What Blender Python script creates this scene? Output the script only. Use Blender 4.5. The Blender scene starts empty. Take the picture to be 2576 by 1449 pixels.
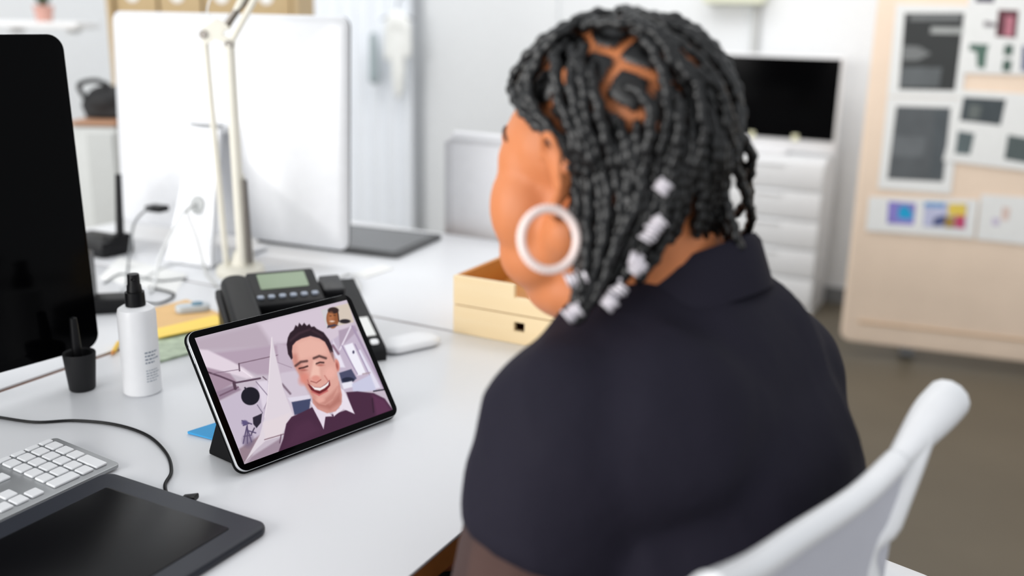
import bpy, bmesh, math, random
import numpy as np
from mathutils import Matrix, Vector, noise
random.seed(4); PI = math.pi
sc = bpy.context.scene
COL = sc.collection
# ------------------------------------------------------------------ camera, world, lights, exposure
DZ = 0.735                                    # desk top height
CAM = Vector((0, 0, DZ + 0.536))
FPX, PITCH, ROLL, PW, PH = 2502.0, 0.2712, 0.0189, 2576, 1449
_r0 = Vector((1, 0, 0)); _u0 = Vector((0, math.sin(PITCH), math.cos(PITCH)))
FWD = Vector((0, math.cos(PITCH), -math.sin(PITCH)))
CR = math.cos(ROLL) * _r0 + math.sin(ROLL) * _u0
CU = -math.sin(ROLL) * _r0 + math.cos(ROLL) * _u0
cd = bpy.data.cameras.new('camera'); cam = bpy.data.objects.new('camera', cd); COL.objects.link(cam)
cam.matrix_world = Matrix((( CR.x, CU.x, -FWD.x, CAM.x), (CR.y, CU.y, -FWD.y, CAM.y), (CR.z, CU.z, -FWD.z, CAM.z), (0, 0, 0, 1)))
cd.sensor_width = 36; cd.lens = FPX / PW * 36; cd.clip_start = .02
cd.dof.use_dof = True; cd.dof.focus_distance = 1.20; cd.dof.aperture_fstop = 2.1; cd.dof.aperture_blades = 0
sc.camera = cam
w = bpy.data.worlds.new('office_daylight'); sc.world = w; w.use_nodes = True
bg = w.node_tree.nodes['Background']; bg.inputs[0].default_value = (.93, .965, 1.0, 1); bg.inputs[1].default_value = 0.80
def area(name, loc, target, sx, sy, power, col):
    l = bpy.data.lights.new(name, 'AREA'); l.shape = 'RECTANGLE'; l.size = sx; l.size_y = sy; l.energy = power; l.color = col
    o = bpy.data.objects.new(name, l); COL.objects.link(o); o.location = loc
    o.rotation_euler = (Vector(target) - Vector(loc)).to_track_quat('-Z', 'Y').to_euler(); return o
area('window_light', (-3.3, -0.9, 1.7), (0.3, 2.2, 1.0), 4.2, 2.0, 165, (1.0, .985, .96))
area('wall_fill_light', (-0.3, 3.3, 3.4), (-0.1, 5.0, 0.6), 4.5, 1.6, 72, (1.0, .985, .96))  # added fill lamp that brightens the back wall, not a room fixture
sc.view_settings.view_transform = 'Standard'; sc.view_settings.look = 'None'
sc.view_settings.exposure = 0.0; sc.view_settings.gamma = 1.0; sc.view_settings.use_curve_mapping = False

# ------------------------------------------------------------------ helpers
YU = 1.082                                    # the desk grid: U runs along the desks, N across them
U = Vector((math.cos(YU), math.sin(YU), 0)); N = Vector((math.sin(YU), -math.cos(YU), 0)); Z = Vector((0, 0, 1))
def ray(px, py): return FWD + CR * ((px - PW / 2) / FPX) + CU * ((PH / 2 - py) / FPX)
def desk(px, py, z=0.0):                      # photo pixel -> point at height z above the desk top
    d = ray(px, py); return CAM + d * ((DZ + z - CAM.z) / d.z)
def floor_at(px, py, z=0.0): return desk(px, py, z - DZ)
def deep(px, py, y):                          # photo pixel -> point at distance y
    d = ray(px, py); return CAM + d * (y / d.y)
def on_plane(px, py, P, n):
    d = ray(px, py); return CAM + d * ((P - CAM).dot(n) / d.dot(n))
def lin(c):
    c = np.asarray(c, float) / 255.0
    return np.where(c <= .04045, c / 12.92, ((c + .055) / 1.055) ** 2.4)
def frame(o, yaw=0.0, tilt=0.0): return Matrix.Translation(o) @ Matrix.Rotation(yaw, 4, 'Z') @ Matrix.Rotation(tilt, 4, 'X')
def axes(o, x, y, z):
    return Matrix(((x.x, y.x, z.x, o.x), (x.y, y.y, z.y, o.y), (x.z, y.z, z.z, o.z), (0, 0, 0, 1)))
_m = {}
def mat(name, rgb, rough=.5, metal=0.0, spec=.5, var=.04, scale=40, bump=0.0, bscale=200, emit=0, sheen=0, alpha=1.0, sss=0, trans=0):
    if name in _m: return _m[name]
    m = bpy.data.materials.new(name); m.use_nodes = True; nt = m.node_tree; b = nt.nodes['Principled BSDF']
    c = lin(rgb); base = (*c, 1)
    b.inputs['Roughness'].default_value = rough; b.inputs['Metallic'].default_value = metal
    b.inputs['Specular IOR Level'].default_value = spec; b.inputs['Alpha'].default_value = alpha
    tc = nt.nodes.new('ShaderNodeTexCoord')
    nz = nt.nodes.new('ShaderNodeTexNoise'); nz.inputs['Scale'].default_value = scale; nz.inputs['Detail'].default_value = 3
    nt.links.new(tc.outputs['Object'], nz.inputs['Vector'])
    mx = nt.nodes.new('ShaderNodeMix'); mx.data_type = 'RGBA'
    mx.inputs['A'].default_value = (*(c * (1 - var)), 1); mx.inputs['B'].default_value = (*np.minimum(c * (1 + var), 1), 1)
    nt.links.new(nz.outputs['Fac'], mx.inputs['Factor']); nt.links.new(mx.outputs['Result'], b.inputs['Base Color'])
    if bump:
        n2 = nt.nodes.new('ShaderNodeTexNoise'); n2.inputs['Scale'].default_value = bscale; n2.inputs['Detail'].default_value = 4
        nt.links.new(tc.outputs['Object'], n2.inputs['Vector'])
        bp = nt.nodes.new('ShaderNodeBump'); bp.inputs['Strength'].default_value = bump; bp.inputs['Distance'].default_value = .01
        nt.links.new(n2.outputs['Fac'], bp.inputs['Height']); nt.links.new(bp.outputs['Normal'], b.inputs['Normal'])
    if emit: b.inputs['Emission Color'].default_value = base; b.inputs['Emission Strength'].default_value = emit
    if sheen: b.inputs['Sheen Weight'].default_value = sheen; b.inputs['Sheen Roughness'].default_value = .5
    if sss: b.inputs['Subsurface Weight'].default_value = sss; b.inputs['Subsurface Radius'].default_value = (.012, .005, .003)
    if trans: b.inputs['Transmission Weight'].default_value = trans
    _m[name] = m; return m
def wood(name, a, b_, scale=(3, 40, 40), rough=.5):
    if name in _m: return _m[name]
    m = mat(name, a, rough); nt = m.node_tree; b = nt.nodes['Principled BSDF']
    tc = nt.nodes.new('ShaderNodeTexCoord'); mp = nt.nodes.new('ShaderNodeMapping'); mp.inputs['Scale'].default_value = scale
    nz = nt.nodes.new('ShaderNodeTexNoise'); nz.inputs['Scale'].default_value = 1; nz.inputs['Detail'].default_value = 5; nz.inputs['Distortion'].default_value = .6
    mx = nt.nodes.new('ShaderNodeMix'); mx.data_type = 'RGBA'; mx.inputs['A'].default_value = (*lin(a), 1); mx.inputs['B'].default_value = (*lin(b_), 1)
    nt.links.new(tc.outputs['Object'], mp.inputs['Vector']); nt.links.new(mp.outputs['Vector'], nz.inputs['Vector'])
    nt.links.new(nz.outputs['Fac'], mx.inputs['Factor']); nt.links.new(mx.outputs['Result'], b.inputs['Base Color']); return m

def rrect(w, h, r=0, seg=5, cx=0, cy=0):
    if r <= 0: return [(cx - w/2, cy - h/2), (cx + w/2, cy - h/2), (cx + w/2, cy + h/2), (cx - w/2, cy + h/2)]
    out = []
    for sx, sy, a0 in ((1, -1, -PI/2), (1, 1, 0), (-1, 1, PI/2), (-1, -1, PI)):
        for k in range(seg + 1):
            a = a0 + PI/2 * k / seg
            out.append((cx + sx * (w/2 - r) + r * math.cos(a), cy + sy * (h/2 - r) + r * math.sin(a)))
    return out
class MB:
    def __init__(s): s.v = []; s.f = []
    def add(s, vs, fs, M=None):
        b = len(s.v); s.v += [tuple(M @ Vector(p)) if M else tuple(p) for p in vs]; s.f += [tuple(i + b for i in f) for f in fs]; return s
    def prism(s, out, z0, z1, bev=0, M=None, steps=2):
        n = len(out); O = np.array(out)
        nx = np.roll(O, -1, 0) - O; pv = O - np.roll(O, 1, 0)
        nx /= np.linalg.norm(nx, axis=1)[:, None] + 1e-12; pv /= np.linalg.norm(pv, axis=1)[:, None] + 1e-12
        nn = np.stack([(nx + pv)[:, 1], -(nx + pv)[:, 0]], 1); d = (nn * np.stack([nx[:, 1], -nx[:, 0]], 1)).sum(1)
        nn /= np.maximum(d, .3)[:, None]
        lv = [(z0, 0), (z1, 0)]
        if bev > 0:
            lv = [(z0 + bev * (1 - math.sin(PI/2*k/steps)), bev * (1 - math.cos(PI/2*k/steps))) for k in range(steps, -1, -1)][::1]
            lv = [(z0 + bev - bev * math.cos(PI/2*k/steps), bev - bev * math.sin(PI/2*k/steps)) for k in range(steps + 1)]
            lv += [(z1 - bev + bev * math.sin(PI/2*k/steps), bev - bev * math.cos(PI/2*k/steps)) for k in range(steps + 1)]
        vs, fs = [], []
        for z, i in lv: vs += [(*(O[k] - nn[k] * i), z) for k in range(n)]
        for l in range(len(lv) - 1):
            for k in range(n): k2 = (k + 1) % n; fs.append((l*n + k, l*n + k2, (l+1)*n + k2, (l+1)*n + k))
        fs.append(tuple(range(n))[::-1]); fs.append(tuple(range((len(lv)-1)*n, len(lv)*n)))
        return s.add(vs, fs, M)
    def box(s, c, d, bev=0, M=None):
        return s.prism(rrect(d[0], d[1], 0, cx=c[0], cy=c[1]), c[2] - d[2]/2, c[2] + d[2]/2, bev, M)
    def tube(s, path, r, seg=8, cap=True, M=None, flat=None):
        P = [Vector(p) for p in path]; n = len(P); vs, fs = [], []
        t = (P[1] - P[0]).normalized(); a = t.orthogonal().normalized()
        for i in range(n):
            t2 = (P[min(i+1, n-1)] - P[max(i-1, 0)])
            t2 = t2.normalized() if t2.length > 1e-9 else t
            a = (a - t2 * a.dot(t2)).normalized(); b = t2.cross(a); t = t2
            rr = r[i] if hasattr(r, '__len__') else r
            for k in range(seg): an = 2*PI*k/seg; vs.append(P[i] + a * rr * math.cos(an) + b * rr * math.sin(an))
        for i in range(n - 1):
            for k in range(seg): k2 = (k+1) % seg; fs.append((i*seg+k, i*seg+k2, (i+1)*seg+k2, (i+1)*seg+k))
        if cap: fs.append(tuple(range(seg))[::-1]); fs.append(tuple(range((n-1)*seg, n*seg)))
        return s.add(vs, fs, M)
    def lathe(s, prof, seg=32, M=None):
        vs, fs = [], []; n = len(prof)
        for r, z in prof:
            for k in range(seg): a = 2*PI*k/seg; vs.append((r*math.cos(a), r*math.sin(a), z))
        for i in range(n - 1):
            for k in range(seg): k2 = (k+1) % seg; fs.append((i*seg+k, i*seg+k2, (i+1)*seg+k2, (i+1)*seg+k))
        fs.append(tuple(range(seg))[::-1]); fs.append(tuple(range((n-1)*seg, n*seg)))
        return s.add(vs, fs, M)
    def ell(s, c, r, M=None, seg=20, rings=12):
        vs = [(c[0], c[1], c[2] - r[2])]; fs = []
        for i in range(1, rings):
            th = PI * i / rings
            for k in range(seg): a = 2*PI*k/seg; vs.append((c[0] + r[0]*math.sin(th)*math.cos(a), c[1] + r[1]*math.sin(th)*math.sin(a), c[2] - r[2]*math.cos(th)))
        vs.append((c[0], c[1], c[2] + r[2])); L = len(vs) - 1
        for k in range(seg):
            k2 = (k+1) % seg; fs.append((0, 1+k2, 1+k)); fs.append((L, 1+(rings-2)*seg+k, 1+(rings-2)*seg+k2))
            for i in range(rings - 2): fs.append((1+i*seg+k, 1+i*seg+k2, 1+(i+1)*seg+k2, 1+(i+1)*seg+k))
        return s.add(vs, fs, M)
    def cap(s, a, b, ra, rb, M=None, n=8):     # tapered capsule
        a, b = Vector(a), Vector(b); d = (b - a); L = d.length; t = d / L
        path, rad = [], []
        for k in range(n, -1, -1): an = PI/2*k/n*.985; path.append(a - t*ra*math.sin(an)); rad.append(ra*math.cos(an))
        for k in range(1, 6): path.append(a + d*k/6); rad.append(ra + (rb-ra)*k/6)
        for k in range(n + 1): an = PI/2*k/n*.985; path.append(b + t*rb*math.sin(an)); rad.append(rb*math.cos(an))
        return s.tube(path, rad, 16, True, M)
    def mesh(s, name, m=None, angle=35):
        me = bpy.data.meshes.new(name); me.from_pydata(s.v, [], s.f); me.update()
        bm = bmesh.new(); bm.from_mesh(me); bmesh.ops.recalc_face_normals(bm, faces=bm.faces[:]); bm.to_mesh(me); bm.free()
        if angle: me.shade_smooth(); me.set_sharp_from_angle(angle=math.radians(angle))
        if m: me.materials.append(m)
        return me
def link(name, me, parent=None, M=None):
    o = bpy.data.objects.new(name, me); COL.objects.link(o)
    if parent: o.parent = parent
    if M is not None: o.matrix_local = M
    return o
def part(name, mb, m, parent=None, label=None, angle=35, M=None):
    o = link(name, mb.mesh(name, m, angle), parent, M)
    if label: o['label'] = label
    return o
def tag(o, label, cat, group=None):
    o['label'] = label; o['category'] = cat
    if group: o['group'] = group
    return o
def thing(name, label, cat, M=Matrix(), group=None):
    o = bpy.data.objects.new(name, None); COL.objects.link(o); o.matrix_world = M; o.empty_display_size = .05
    return tag(o, label, cat, group)
def struct(name, mb, m):
    o = part(name, mb, m); o['kind'] = 'structure'; return o
def smooth_path(pts, n=8):                     # Catmull-Rom through the points
    P = [Vector(p) for p in pts]; P = [2*P[0]-P[1]] + P + [2*P[-1]-P[-2]]; out = []
    for i in range(1, len(P) - 2):
        for k in range(n):
            t = k/n; a, b, c, d = P[i-1], P[i], P[i+1], P[i+2]
            out.append(.5*((2*b) + (c-a)*t + (2*a-5*b+4*c-d)*t*t + (3*b-a-3*c+d)*t**3))
    out.append(P[-2]); return out
def voxel(mb, size, m, name, parent, smooth=6, label=None):      # one continuous surface out of overlapping solids
    me0 = mb.mesh('tmp', None, 0); o = bpy.data.objects.new('tmp', me0); COL.objects.link(o)
    r = o.modifiers.new('r', 'REMESH'); r.mode = 'VOXEL'; r.voxel_size = size
    s_ = o.modifiers.new('s', 'SMOOTH'); s_.factor = .6; s_.iterations = smooth
    bpy.context.view_layer.update()
    me = bpy.data.meshes.new_from_object(o.evaluated_get(bpy.context.evaluated_depsgraph_get()))
    bpy.data.objects.remove(o); bpy.data.meshes.remove(me0)
    me.name = name; me.materials.clear(); me.materials.append(m); me.shade_smooth()
    ob = link(name, me, parent)
    if label: ob['label'] = label
    return ob

# ------------------------------------------------------------------ materials
M_wall = mat('white_wall_paint', (232, 234, 236), .8, bump=.08, bscale=30)
M_floor = mat('grey_brown_concrete', (90, 82, 68), .45, var=.22, scale=2.2, bump=.05, bscale=14)
M_desk = mat('white_laminate', (228, 229, 232), .32, var=.012, scale=6)
M_band = wood('brown_edge_band', (186, 118, 54), (150, 88, 36))
M_steel = mat('white_steel', (232, 233, 235), .4)
M_black = mat('black_plastic', (16, 16, 18), .42, spec=.22)
M_rubber = mat('black_rubber', (26, 26, 28), .65, spec=.3)
M_glass = mat('black_screen_glass', (3, 3, 4), .12, spec=.05, var=.1)
M_alu = mat('bright_aluminium', (214, 216, 219), .38, metal=.55)
M_white = mat('white_plastic', (238, 238, 240), .35)
M_cream = mat('cream_lamp_enamel', (226, 222, 209), .35)
M_grey = mat('grey_plastic', (150, 152, 154), .5)
M_paper = mat('white_paper', (240, 240, 238), .75)
M_chrome = mat('steel_spring', (120, 115, 110), .3, metal=.8)
M_cable_w = mat('white_cable', (225, 226, 226), .45)

# ------------------------------------------------------------------ the room
fl = MB().prism([(-4.5, -1.2), (4.5, -1.2), (4.5, 8), (-4.5, 8)], -.05, 0); struct('floor', fl, M_floor)
WU = 4.62                                      # the back wall stands at u = WU
def wallbox(n0, n1, u0, u1, z0, z1, bev=0):
    c = N * ((n0+n1)/2) + U * ((u0+u1)/2)
    return MB().box((0, 0, (z0+z1)/2), (n1-n0, u1-u0, z1-z0), bev, axes(Vector((c.x, c.y, 0)), N, U, Z))
struct('wall_back', wallbox(-6.2, 2.6, WU, WU + .15, 0, 3.2), M_wall)
struct('wall_left', wallbox(-4.75, -4.6, -1.2, WU, 0, 3.2), M_wall)
struct('baseboard_back', wallbox(-2.2, 2.6, WU - .015, WU, 0, .07), mat('grey_baseboard', (120, 122, 124), .6))
struct('trim_1', wallbox(-3.0, -2.22, WU - .025, WU, 0, 3.2), M_wall)
# white folded curtain in front of the left part of the back wall
def curtain(n0, n1, z0, z1, folds, amp):
    mb = MB(); nn = folds * 8; vs = []; fs = []
    for s_ in (0, .004):
        for i in range(nn + 1):
            t = i / nn; off = amp * math.sin(t * folds * 2 * PI) + s_
            p = N * (n0 + (n1-n0)*t) + U * (WU - .12 + off)
            vs += [(p.x, p.y, z0), (p.x, p.y, z1)]
    k = 2 * (nn + 1)
    for i in range(nn):
        a = 2*i; fs += [(a, a+2, a+3, a+1), (k+a, k+a+1, k+a+3, k+a+2), (a, k+a, k+a+2, a+2), (a+1, a+3, k+a+3, k+a+1)]
    fs += [(0, 1, k+1, k), (k-2, 2*k-2, 2*k-1, k-1)]
    return mb.add(vs, fs)
ct = thing('curtain', 'white curtain hanging in soft folds on the back wall', 'curtain', Matrix())
part('fabric', curtain(-3.75, -3.02, .03, 2.75, 7, .016), mat('white_curtain_cloth', (238, 242, 248), .85, sheen=.2), ct, angle=60)
a_, b_ = N * -3.8 + U * (WU - .12), N * -3.0 + U * (WU - .12)
part('rail', MB().tube([(a_.x, a_.y, 2.76), (b_.x, b_.y, 2.76)], .015, 10), M_steel, ct)
# ------------------------------------------------------------------ desks
def desk_unit(label, n0, n1, u0, u1):
    M = axes(N * ((n0+n1)/2) + U * ((u0+u1)/2), N, U, Z); t = thing('desk', label, 'desk', M)
    a, b = n1 - n0, u1 - u0
    part('tabletop', MB().box((0, 0, DZ - .002), (a, b, .004), .001), M_desk, t)
    part('edge_band', MB().box((0, 0, DZ - .0165), (a - .001, b - .001, .025), 0), M_band, t, 'brown wooden core under the white top')
    for sx in (-1, 1):
        for sy in (-1, 1):
            part('leg', MB().box((sx*(a/2-.06), sy*(b/2-.06), (DZ-.03)/2), (.045, .045, DZ - .031), .004), M_steel, t)
    for sx in (-1, 1): part('rail', MB().box((sx*(a/2-.06), 0, DZ-.046), (.03, b-.17, .030), .002), M_steel, t)
    return t
desk_unit('white desk with brown wooden edge where the tablet and keyboard lie', -1.262, -.491, -.3, 1.398)
desk_unit('white desk on the far side of the brown-edged gap, under the black monitor', -2.06, -1.274, -.3, 1.398)
desk_unit('white end desk carrying the white-backed monitor and the task lamp', -2.06, -.56, 1.406, 2.06)
# grey desk screen behind the end desk
ds = thing('desk_screen', 'light grey upholstered desk screen standing behind the end desk', 'screen', axes(N*-1.07 + U*2.12, N, U, Z))
part('panel', MB().prism(rrect(.48, .58, .02), -.015, .015, .006, Matrix.Translation((0, 0, .68)) @ Matrix.Rotation(PI/2, 4, 'X')), mat('light_grey_felt', (246, 246, 249), .9, bump=.1, bscale=300), ds)
part('rim', MB().tube([(-.235, 0, .39), (-.235, 0, .955), (-.225, 0, .965), (.225, 0, .965), (.235, 0, .955), (.235, 0, .39)], .019, 8), mat('mid_grey_trim', (226, 226, 229), .6), ds)
for sx in (-.18, .18): part('foot', MB().box((sx, 0, .2), (.04, .04, .4), .003).box((sx, 0, .01), (.05, .3, .02), .003), M_steel, ds)

# ------------------------------------------------------------------ person
FH_AZ, FT_AZ = math.radians(137), math.radians(141)
def person_axes(o, az, pitch=0.0):
    f = Vector((math.cos(az), math.sin(az), 0)); r = Vector((math.sin(az), -math.cos(az), 0))
    return axes(o, r, f, Z) @ Matrix.Rotation(pitch, 4, 'X')
HC = Vector((.084, .862, 1.149))
MH = person_axes(HC, FH_AZ, math.radians(-7))
MID = Vector((.150, .87, 0)); MT = person_axes(MID, FT_AZ)
def T(x, y, z): return MT @ Vector((x, y, z))
def Hd(x, y, z): return MH @ Vector((x, y, z))
SL, SR = T(-.153, -.002, .945), T(.120, -.008, .932)     # shoulders
EL, ER = T(-.182, .055, .665), T(.182, .055, .665)       # elbows
WL, WR = T(-.10, .235, .632), T(.10, .235, .632)       # wrists
HIPL, HIPR = T(-.10, -.06, .53), T(.10, -.06, .53)
KL, KR = T(-.13, .40, .53), T(.13, .40, .53)
AL, AR = T(-.13, .38, .10), T(.13, .38, .10)
person = thing('person', 'person in black shirt with dark box braids and white hoop earring, seated facing the tablet', 'person', Matrix.Translation((MID.x, MID.y, 0)))
PI_ = person.matrix_world.inverted()
def pl(mb): mb.v = [tuple(PI_ @ Vector(p)) for p in mb.v]; return mb
M_skin = mat('warm_brown_skin', (204, 126, 80), .5, spec=.35, var=.06, scale=30, sss=.12)
_b = MB()
_b.ell((0, -.010, .034), (.0735, .091, .0855), MH).ell((0, .032, .014), (.075, .066, .060), MH).ell((0, .028, -.03), (.064, .064, .085), MH)
for s_ in (-1, 1):
    _b.cap((s_*.056, .0, -.055), (s_*.015, .07, -.098), .026, .022, MH)
    _b.ell((s_*.045, .056, -.038), (.039, .037, .048), MH).ell((s_*.046, .052, .0), (.028, .032, .036), MH).ell((s_*.038, .055, -.078), (.036, .040, .036), MH)
    _b.cap((s_*.019, .0905, .009), (s_*.043, .083, .007), .0058, .0052, MH).cap((s_*.020, .089, -.0105), (s_*.042, .082, -.010), .005, .005, MH)
    _b.ell((s_*.013, .1, -.038), (.011, .012, .009), MH)
    # ear: rim, plate and lobe
    rim = [(s_*.084, .004, .005), (s_*.092, -.003, .024), (s_*.097, -.016, .028), (s_*.099, -.025, .012), (s_*.095, -.022, -.012), (s_*.088, -.008, -.03)]
    _b.tube([MH @ Vector(p) for p in smooth_path(rim, 4)], .0045, 8)
    _b.ell((s_*.082, -.014, .0), (.006, .014, .028), MH); _b.ell((s_*.087, -.006, -.033), (.006, .009, .010), MH)
_b.ell((0, .034, -.112), (.056, .062, .036), MH)
_b.cap((0, .088, .004), (0, .113, -.034), .008, .012, MH)
_b.cap((-.036, .080, .024), (.036, .080, .024), .013, .013, MH)
_b.cap((-.018, .092, -.066), (.018, .092, -.066), .0085, .0085, MH); _b.cap((-.015, .092, -.078), (.015, .092, -.078), .0095, .0095, MH)
NB = T(-.004, .006, 1.02)
_b.cap(Hd(0, -.022, -.05), NB, .060, .070)
_b.cap(Hd(0, .015, -.09), T(0, .03, .98), .054, .062)
_t = MB()                                              # trunk and limbs, shared by body and clothes
def trunk(mb, g=0.0):
    mb.ell((0, -.038, .80), (.170 + g, .138 + g, .215 + g), MT).ell((0, -.025, .64), (.180 + g, .150 + g, .17 + g), MT)
    mb.ell((0, -.040, .925), (.138 + g, .090 + g, .120 + g), MT).ell((.022, -.032, .85), (.152 + g, .116 + g, .17 + g), MT)
    mb.cap(SL, SR, .060 + g, .060 + g); mb.cap(T(-.11, -.045, .945), T(.085, -.045, .930), .078 + g, .076 + g)
    for q_ in (SL, SR): mb.cap(T(-.006, .002, 1.010), q_ + Z*.004, .066 + g, .058 + g)
    mb.ell((-.068, .070, .80), (.075 + g, .060 + g, .080 + g), MT).ell((.075, .070, .80), (.075 + g, .060 + g, .080 + g), MT)
def uparm(mb, g=0.0, t=1.0):
    for S_, E_ in ((SL, EL), (SR, ER)):
        if t == 1: mb.cap(S_, E_, .066 + g, .05 + g)
        else: mb.ell((S_.x, S_.y, S_.z), (.066 + g,)*3).tube([S_, S_.lerp(E_, t*.5), S_.lerp(E_, t)], [.066 + g, .066 + g, .066 + g], 20)
trunk(_b); uparm(_b)
for E_, W_, s_ in ((EL, WL, -1), (ER, WR, 1)):
    _b.cap(E_, W_, .046, .029)
    d = T(-s_*.02, .28, .622) - T(0, .235, .632); P0 = W_ + d * 1.0
    _b.cap(W_, W_ + d * .75, .027, .024); ax = d.normalized(); side = ax.cross(Z).normalized()
    _b.cap(W_ + ax*.03 - side*.022, W_ + ax*.08 - side*.026, .014, .013); _b.cap(W_ + ax*.03 + side*.022, W_ + ax*.08 + side*.026, .014, .013)
    for k, L in enumerate((.062, .072, .068, .052)):
        b0 = W_ + ax * .085 + side * (.030 - .020 * k) * s_
        b1 = b0 + ax * L * .55 - Z * .004; b2 = b1 + ax * L * .4 - Z * .02
        _b.cap(b0, b1, .0085, .008).cap(b1, b2, .008, .0068)
    th = W_ + ax * .035 - side * s_ * -.034
    _b.cap(th, th + ax*.035 + side*s_*.026 - Z*.004, .011, .0095).cap(th + ax*.035 + side*s_*.026 - Z*.004, th + ax*.062 + side*s_*.024 - Z*.014, .0095, .008)
for H_, K_, A_ in ((HIPL, KL, AL), (HIPR, KR, AR)):
    _b.cap(H_, K_, .098, .066).cap(K_, A_, .06, .04)
    _b.cap(A_ - Z*.05, A_ - Z*.065 + (T(0, 1, 0) - T(0, 0, 0)) * .13, .034, .028)
voxel(pl(_b), .0042, M_skin, 'body', person, 5)
M_shirt = mat('black_shirt_cloth', (31, 29, 40), .8, spec=.14, var=.12, scale=14, bump=.9, bscale=7)
_s = MB(); trunk(_s, .011); uparm(_s, .013, .34)
sh = voxel(pl(_s), .006, M_shirt, 'shirt', person, 18)
def folds(o, amp):                             # soft cloth folds running down and across
    me = o.data; nv = [v.normal.copy() for v in me.vertices]
    for v, n in zip(me.vertices, nv):
        p = v.co; q = Vector((p.x*9 + p.z*5, p.y*9 - p.z*4, p.z*4.5))
        a = 1 - abs(noise.noise(q)); b_ = noise.noise(Vector((p.x*26, p.y*26, p.z*11)))
        v.co = p + n * (amp * (a*a - .55) + amp*.28*b_)
    me.update()
folds(sh, .0065)
_sl = MB()
for S_, E_, W_ in ((SL, EL, WL), (SR, ER, WR)): _sl.cap(S_.lerp(E_, .12), E_, .074, .066).cap(E_, W_, .060, .038)
voxel(pl(_sl), .006, mat('sheer_black_sleeve', (74, 58, 56), .7, spec=.2, alpha=.84, bump=.2, bscale=12), 'sheer_sleeve', person, 6, 'sheer dark sleeves showing the skin beneath')
_p = MB()
for H_, K_, A_ in ((HIPL, KL, AL), (HIPR, KR, AR)): _p.cap(H_, K_, .106, .076).cap(K_, A_, .072, .055)
_p.ell((0, -.045, .55), (.195, .125, .115), MT)
voxel(pl(_p), .010, mat('black_trousers', (24, 24, 28), .8, spec=.2), 'trousers', person, 6)
for A_ in (AL, AR):
    f_ = T(0, 1, 0) - T(0, 0, 0); s = MB().cap(A_ - Z*.052 - f_*.02, A_ - Z*.06 + f_*.13, .042, .036)
    s.box((0, 0, .012), (.085, .26, .024), .006, person_axes(Vector((A_.x, A_.y, 0)) + f_*.055, FT_AZ))
    voxel(pl(s), .006, M_rubber, 'shoe', person, 5)
# shirt collar: a soft stand-up band round the neck
cc = []
for k in range(41):
    a = 2*PI*k/40; cc.append(T(-.004 + .074*math.sin(a), .010 - .075*math.cos(a), 1.045 + .037*math.cos(a)))
_c = MB(); vs = []; fs = []
for i, p in enumerate(cc[:-1]):
    o_ = (p - T(-.004, .012, p.z)).normalized()
    for q in (p + o_*.020 - Z*.035, p + o_*.006 + Z*.004, p + Z*.010, p - o_*.003 + Z*.004, p + o_*.002 - Z*.03): vs.append(q)
for i in range(40):
    j = (i+1) % 40
    for k in range(4): fs.append((i*5+k, j*5+k, j*5+k+1, i*5+k+1))
part('collar', pl(_c.add(vs, fs)), M_shirt, person, angle=80)
for s_ in (-1, 1):
    e = MB().ell((s_*.031, .0810, .0), (.0125, .0125, .0125), MH, 16, 10); eo = part('eye', pl(e), mat('eye_white', (236, 232, 226), .2), person)
    part('iris', pl(MB().ell((s_*.031, .0905, .0), (.0068, .0040, .0068), MH, 14, 8)), mat('dark_iris', (38, 22, 14), .15), eo)
    part('eyebrow', pl(MB().tube([MH @ Vector(p) for p in smooth_path([(s_*.018, .0925, .027), (s_*.034, .086, .033), (s_*.052, .0755, .031), (s_*.068, .0585, .022)], 4)], [.0022]*12 + [.001], 8)), mat('dark_brow_hair', (84, 50, 34), .8), person)
part('lips', pl(MB().tube([MH @ Vector(p) for p in smooth_path([(-.024, .092, -.072), (-.01, .0995, -.068), (.01, .0995, -.068), (.024, .092, -.072)], 4)], [.0032]*13, 8).tube([MH @ Vector(p) for p in smooth_path([(-.022, .092, -.074), (-.008, .0995, -.081), (.008, .0995, -.081), (.022, .092, -.074)], 4)], [.0036]*13, 8)), mat('lip_skin', (172, 98, 76), .4), person)
# ---- hair: parted patches on the scalp and box braids
M_hair = mat('black_braided_hair', (8, 8, 9), .34, spec=.5, var=.25, scale=120, bump=.08, bscale=700)
HE_C = Vector((0, -.011, .034)); HE_R = Vector((.0752, .0925, .0872))
def hairy(p):
    if p.z > .02: return (p.y - .012) * .59 - (p.z - .02) * .81 < 0
    return p.y < -.012 + (.02 - p.z) * -.25 and p.z > -.065
roots = []
NF = 84
for i in range(NF):
    zz = 1 - 2*(i + .5)/NF; ph = i * PI * (3 - math.sqrt(5)) + .9; rr = math.sqrt(1 - zz*zz)
    p = HE_C + Vector((HE_R.x*rr*math.cos(ph), HE_R.y*rr*math.sin(ph), HE_R.z*zz))
    if hairy(p): roots.append((Vector((rr*math.cos(ph), rr*math.sin(ph), zz)), p))
RD = np.array([tuple(a) for a, _ in roots])
sg, rg = 220, 120; vs = []; keep = []
for i in range(rg + 1):
    th = PI * i / rg
    for k in range(sg):
        a = 2*PI*k/sg; d = Vector((math.sin(th)*math.cos(a), math.sin(th)*math.sin(a), math.cos(th)))
        ds_ = np.linalg.norm(RD - np.array(d), axis=1); q = np.partition(ds_, 1)[:2]; gap = q[1] - q[0]
        e = min(1, max(0, (gap - .045) / .12)); lift = .004 * e * (2 - e)
        p = HE_C + Vector((d.x*HE_R.x, d.y*HE_R.y, d.z*HE_R.z)); p = HE_C + (p - HE_C) * (1 + lift / .09)
        vs.append(MH @ p); keep.append(gap > .05 and hairy(p))
fs = []
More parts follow.
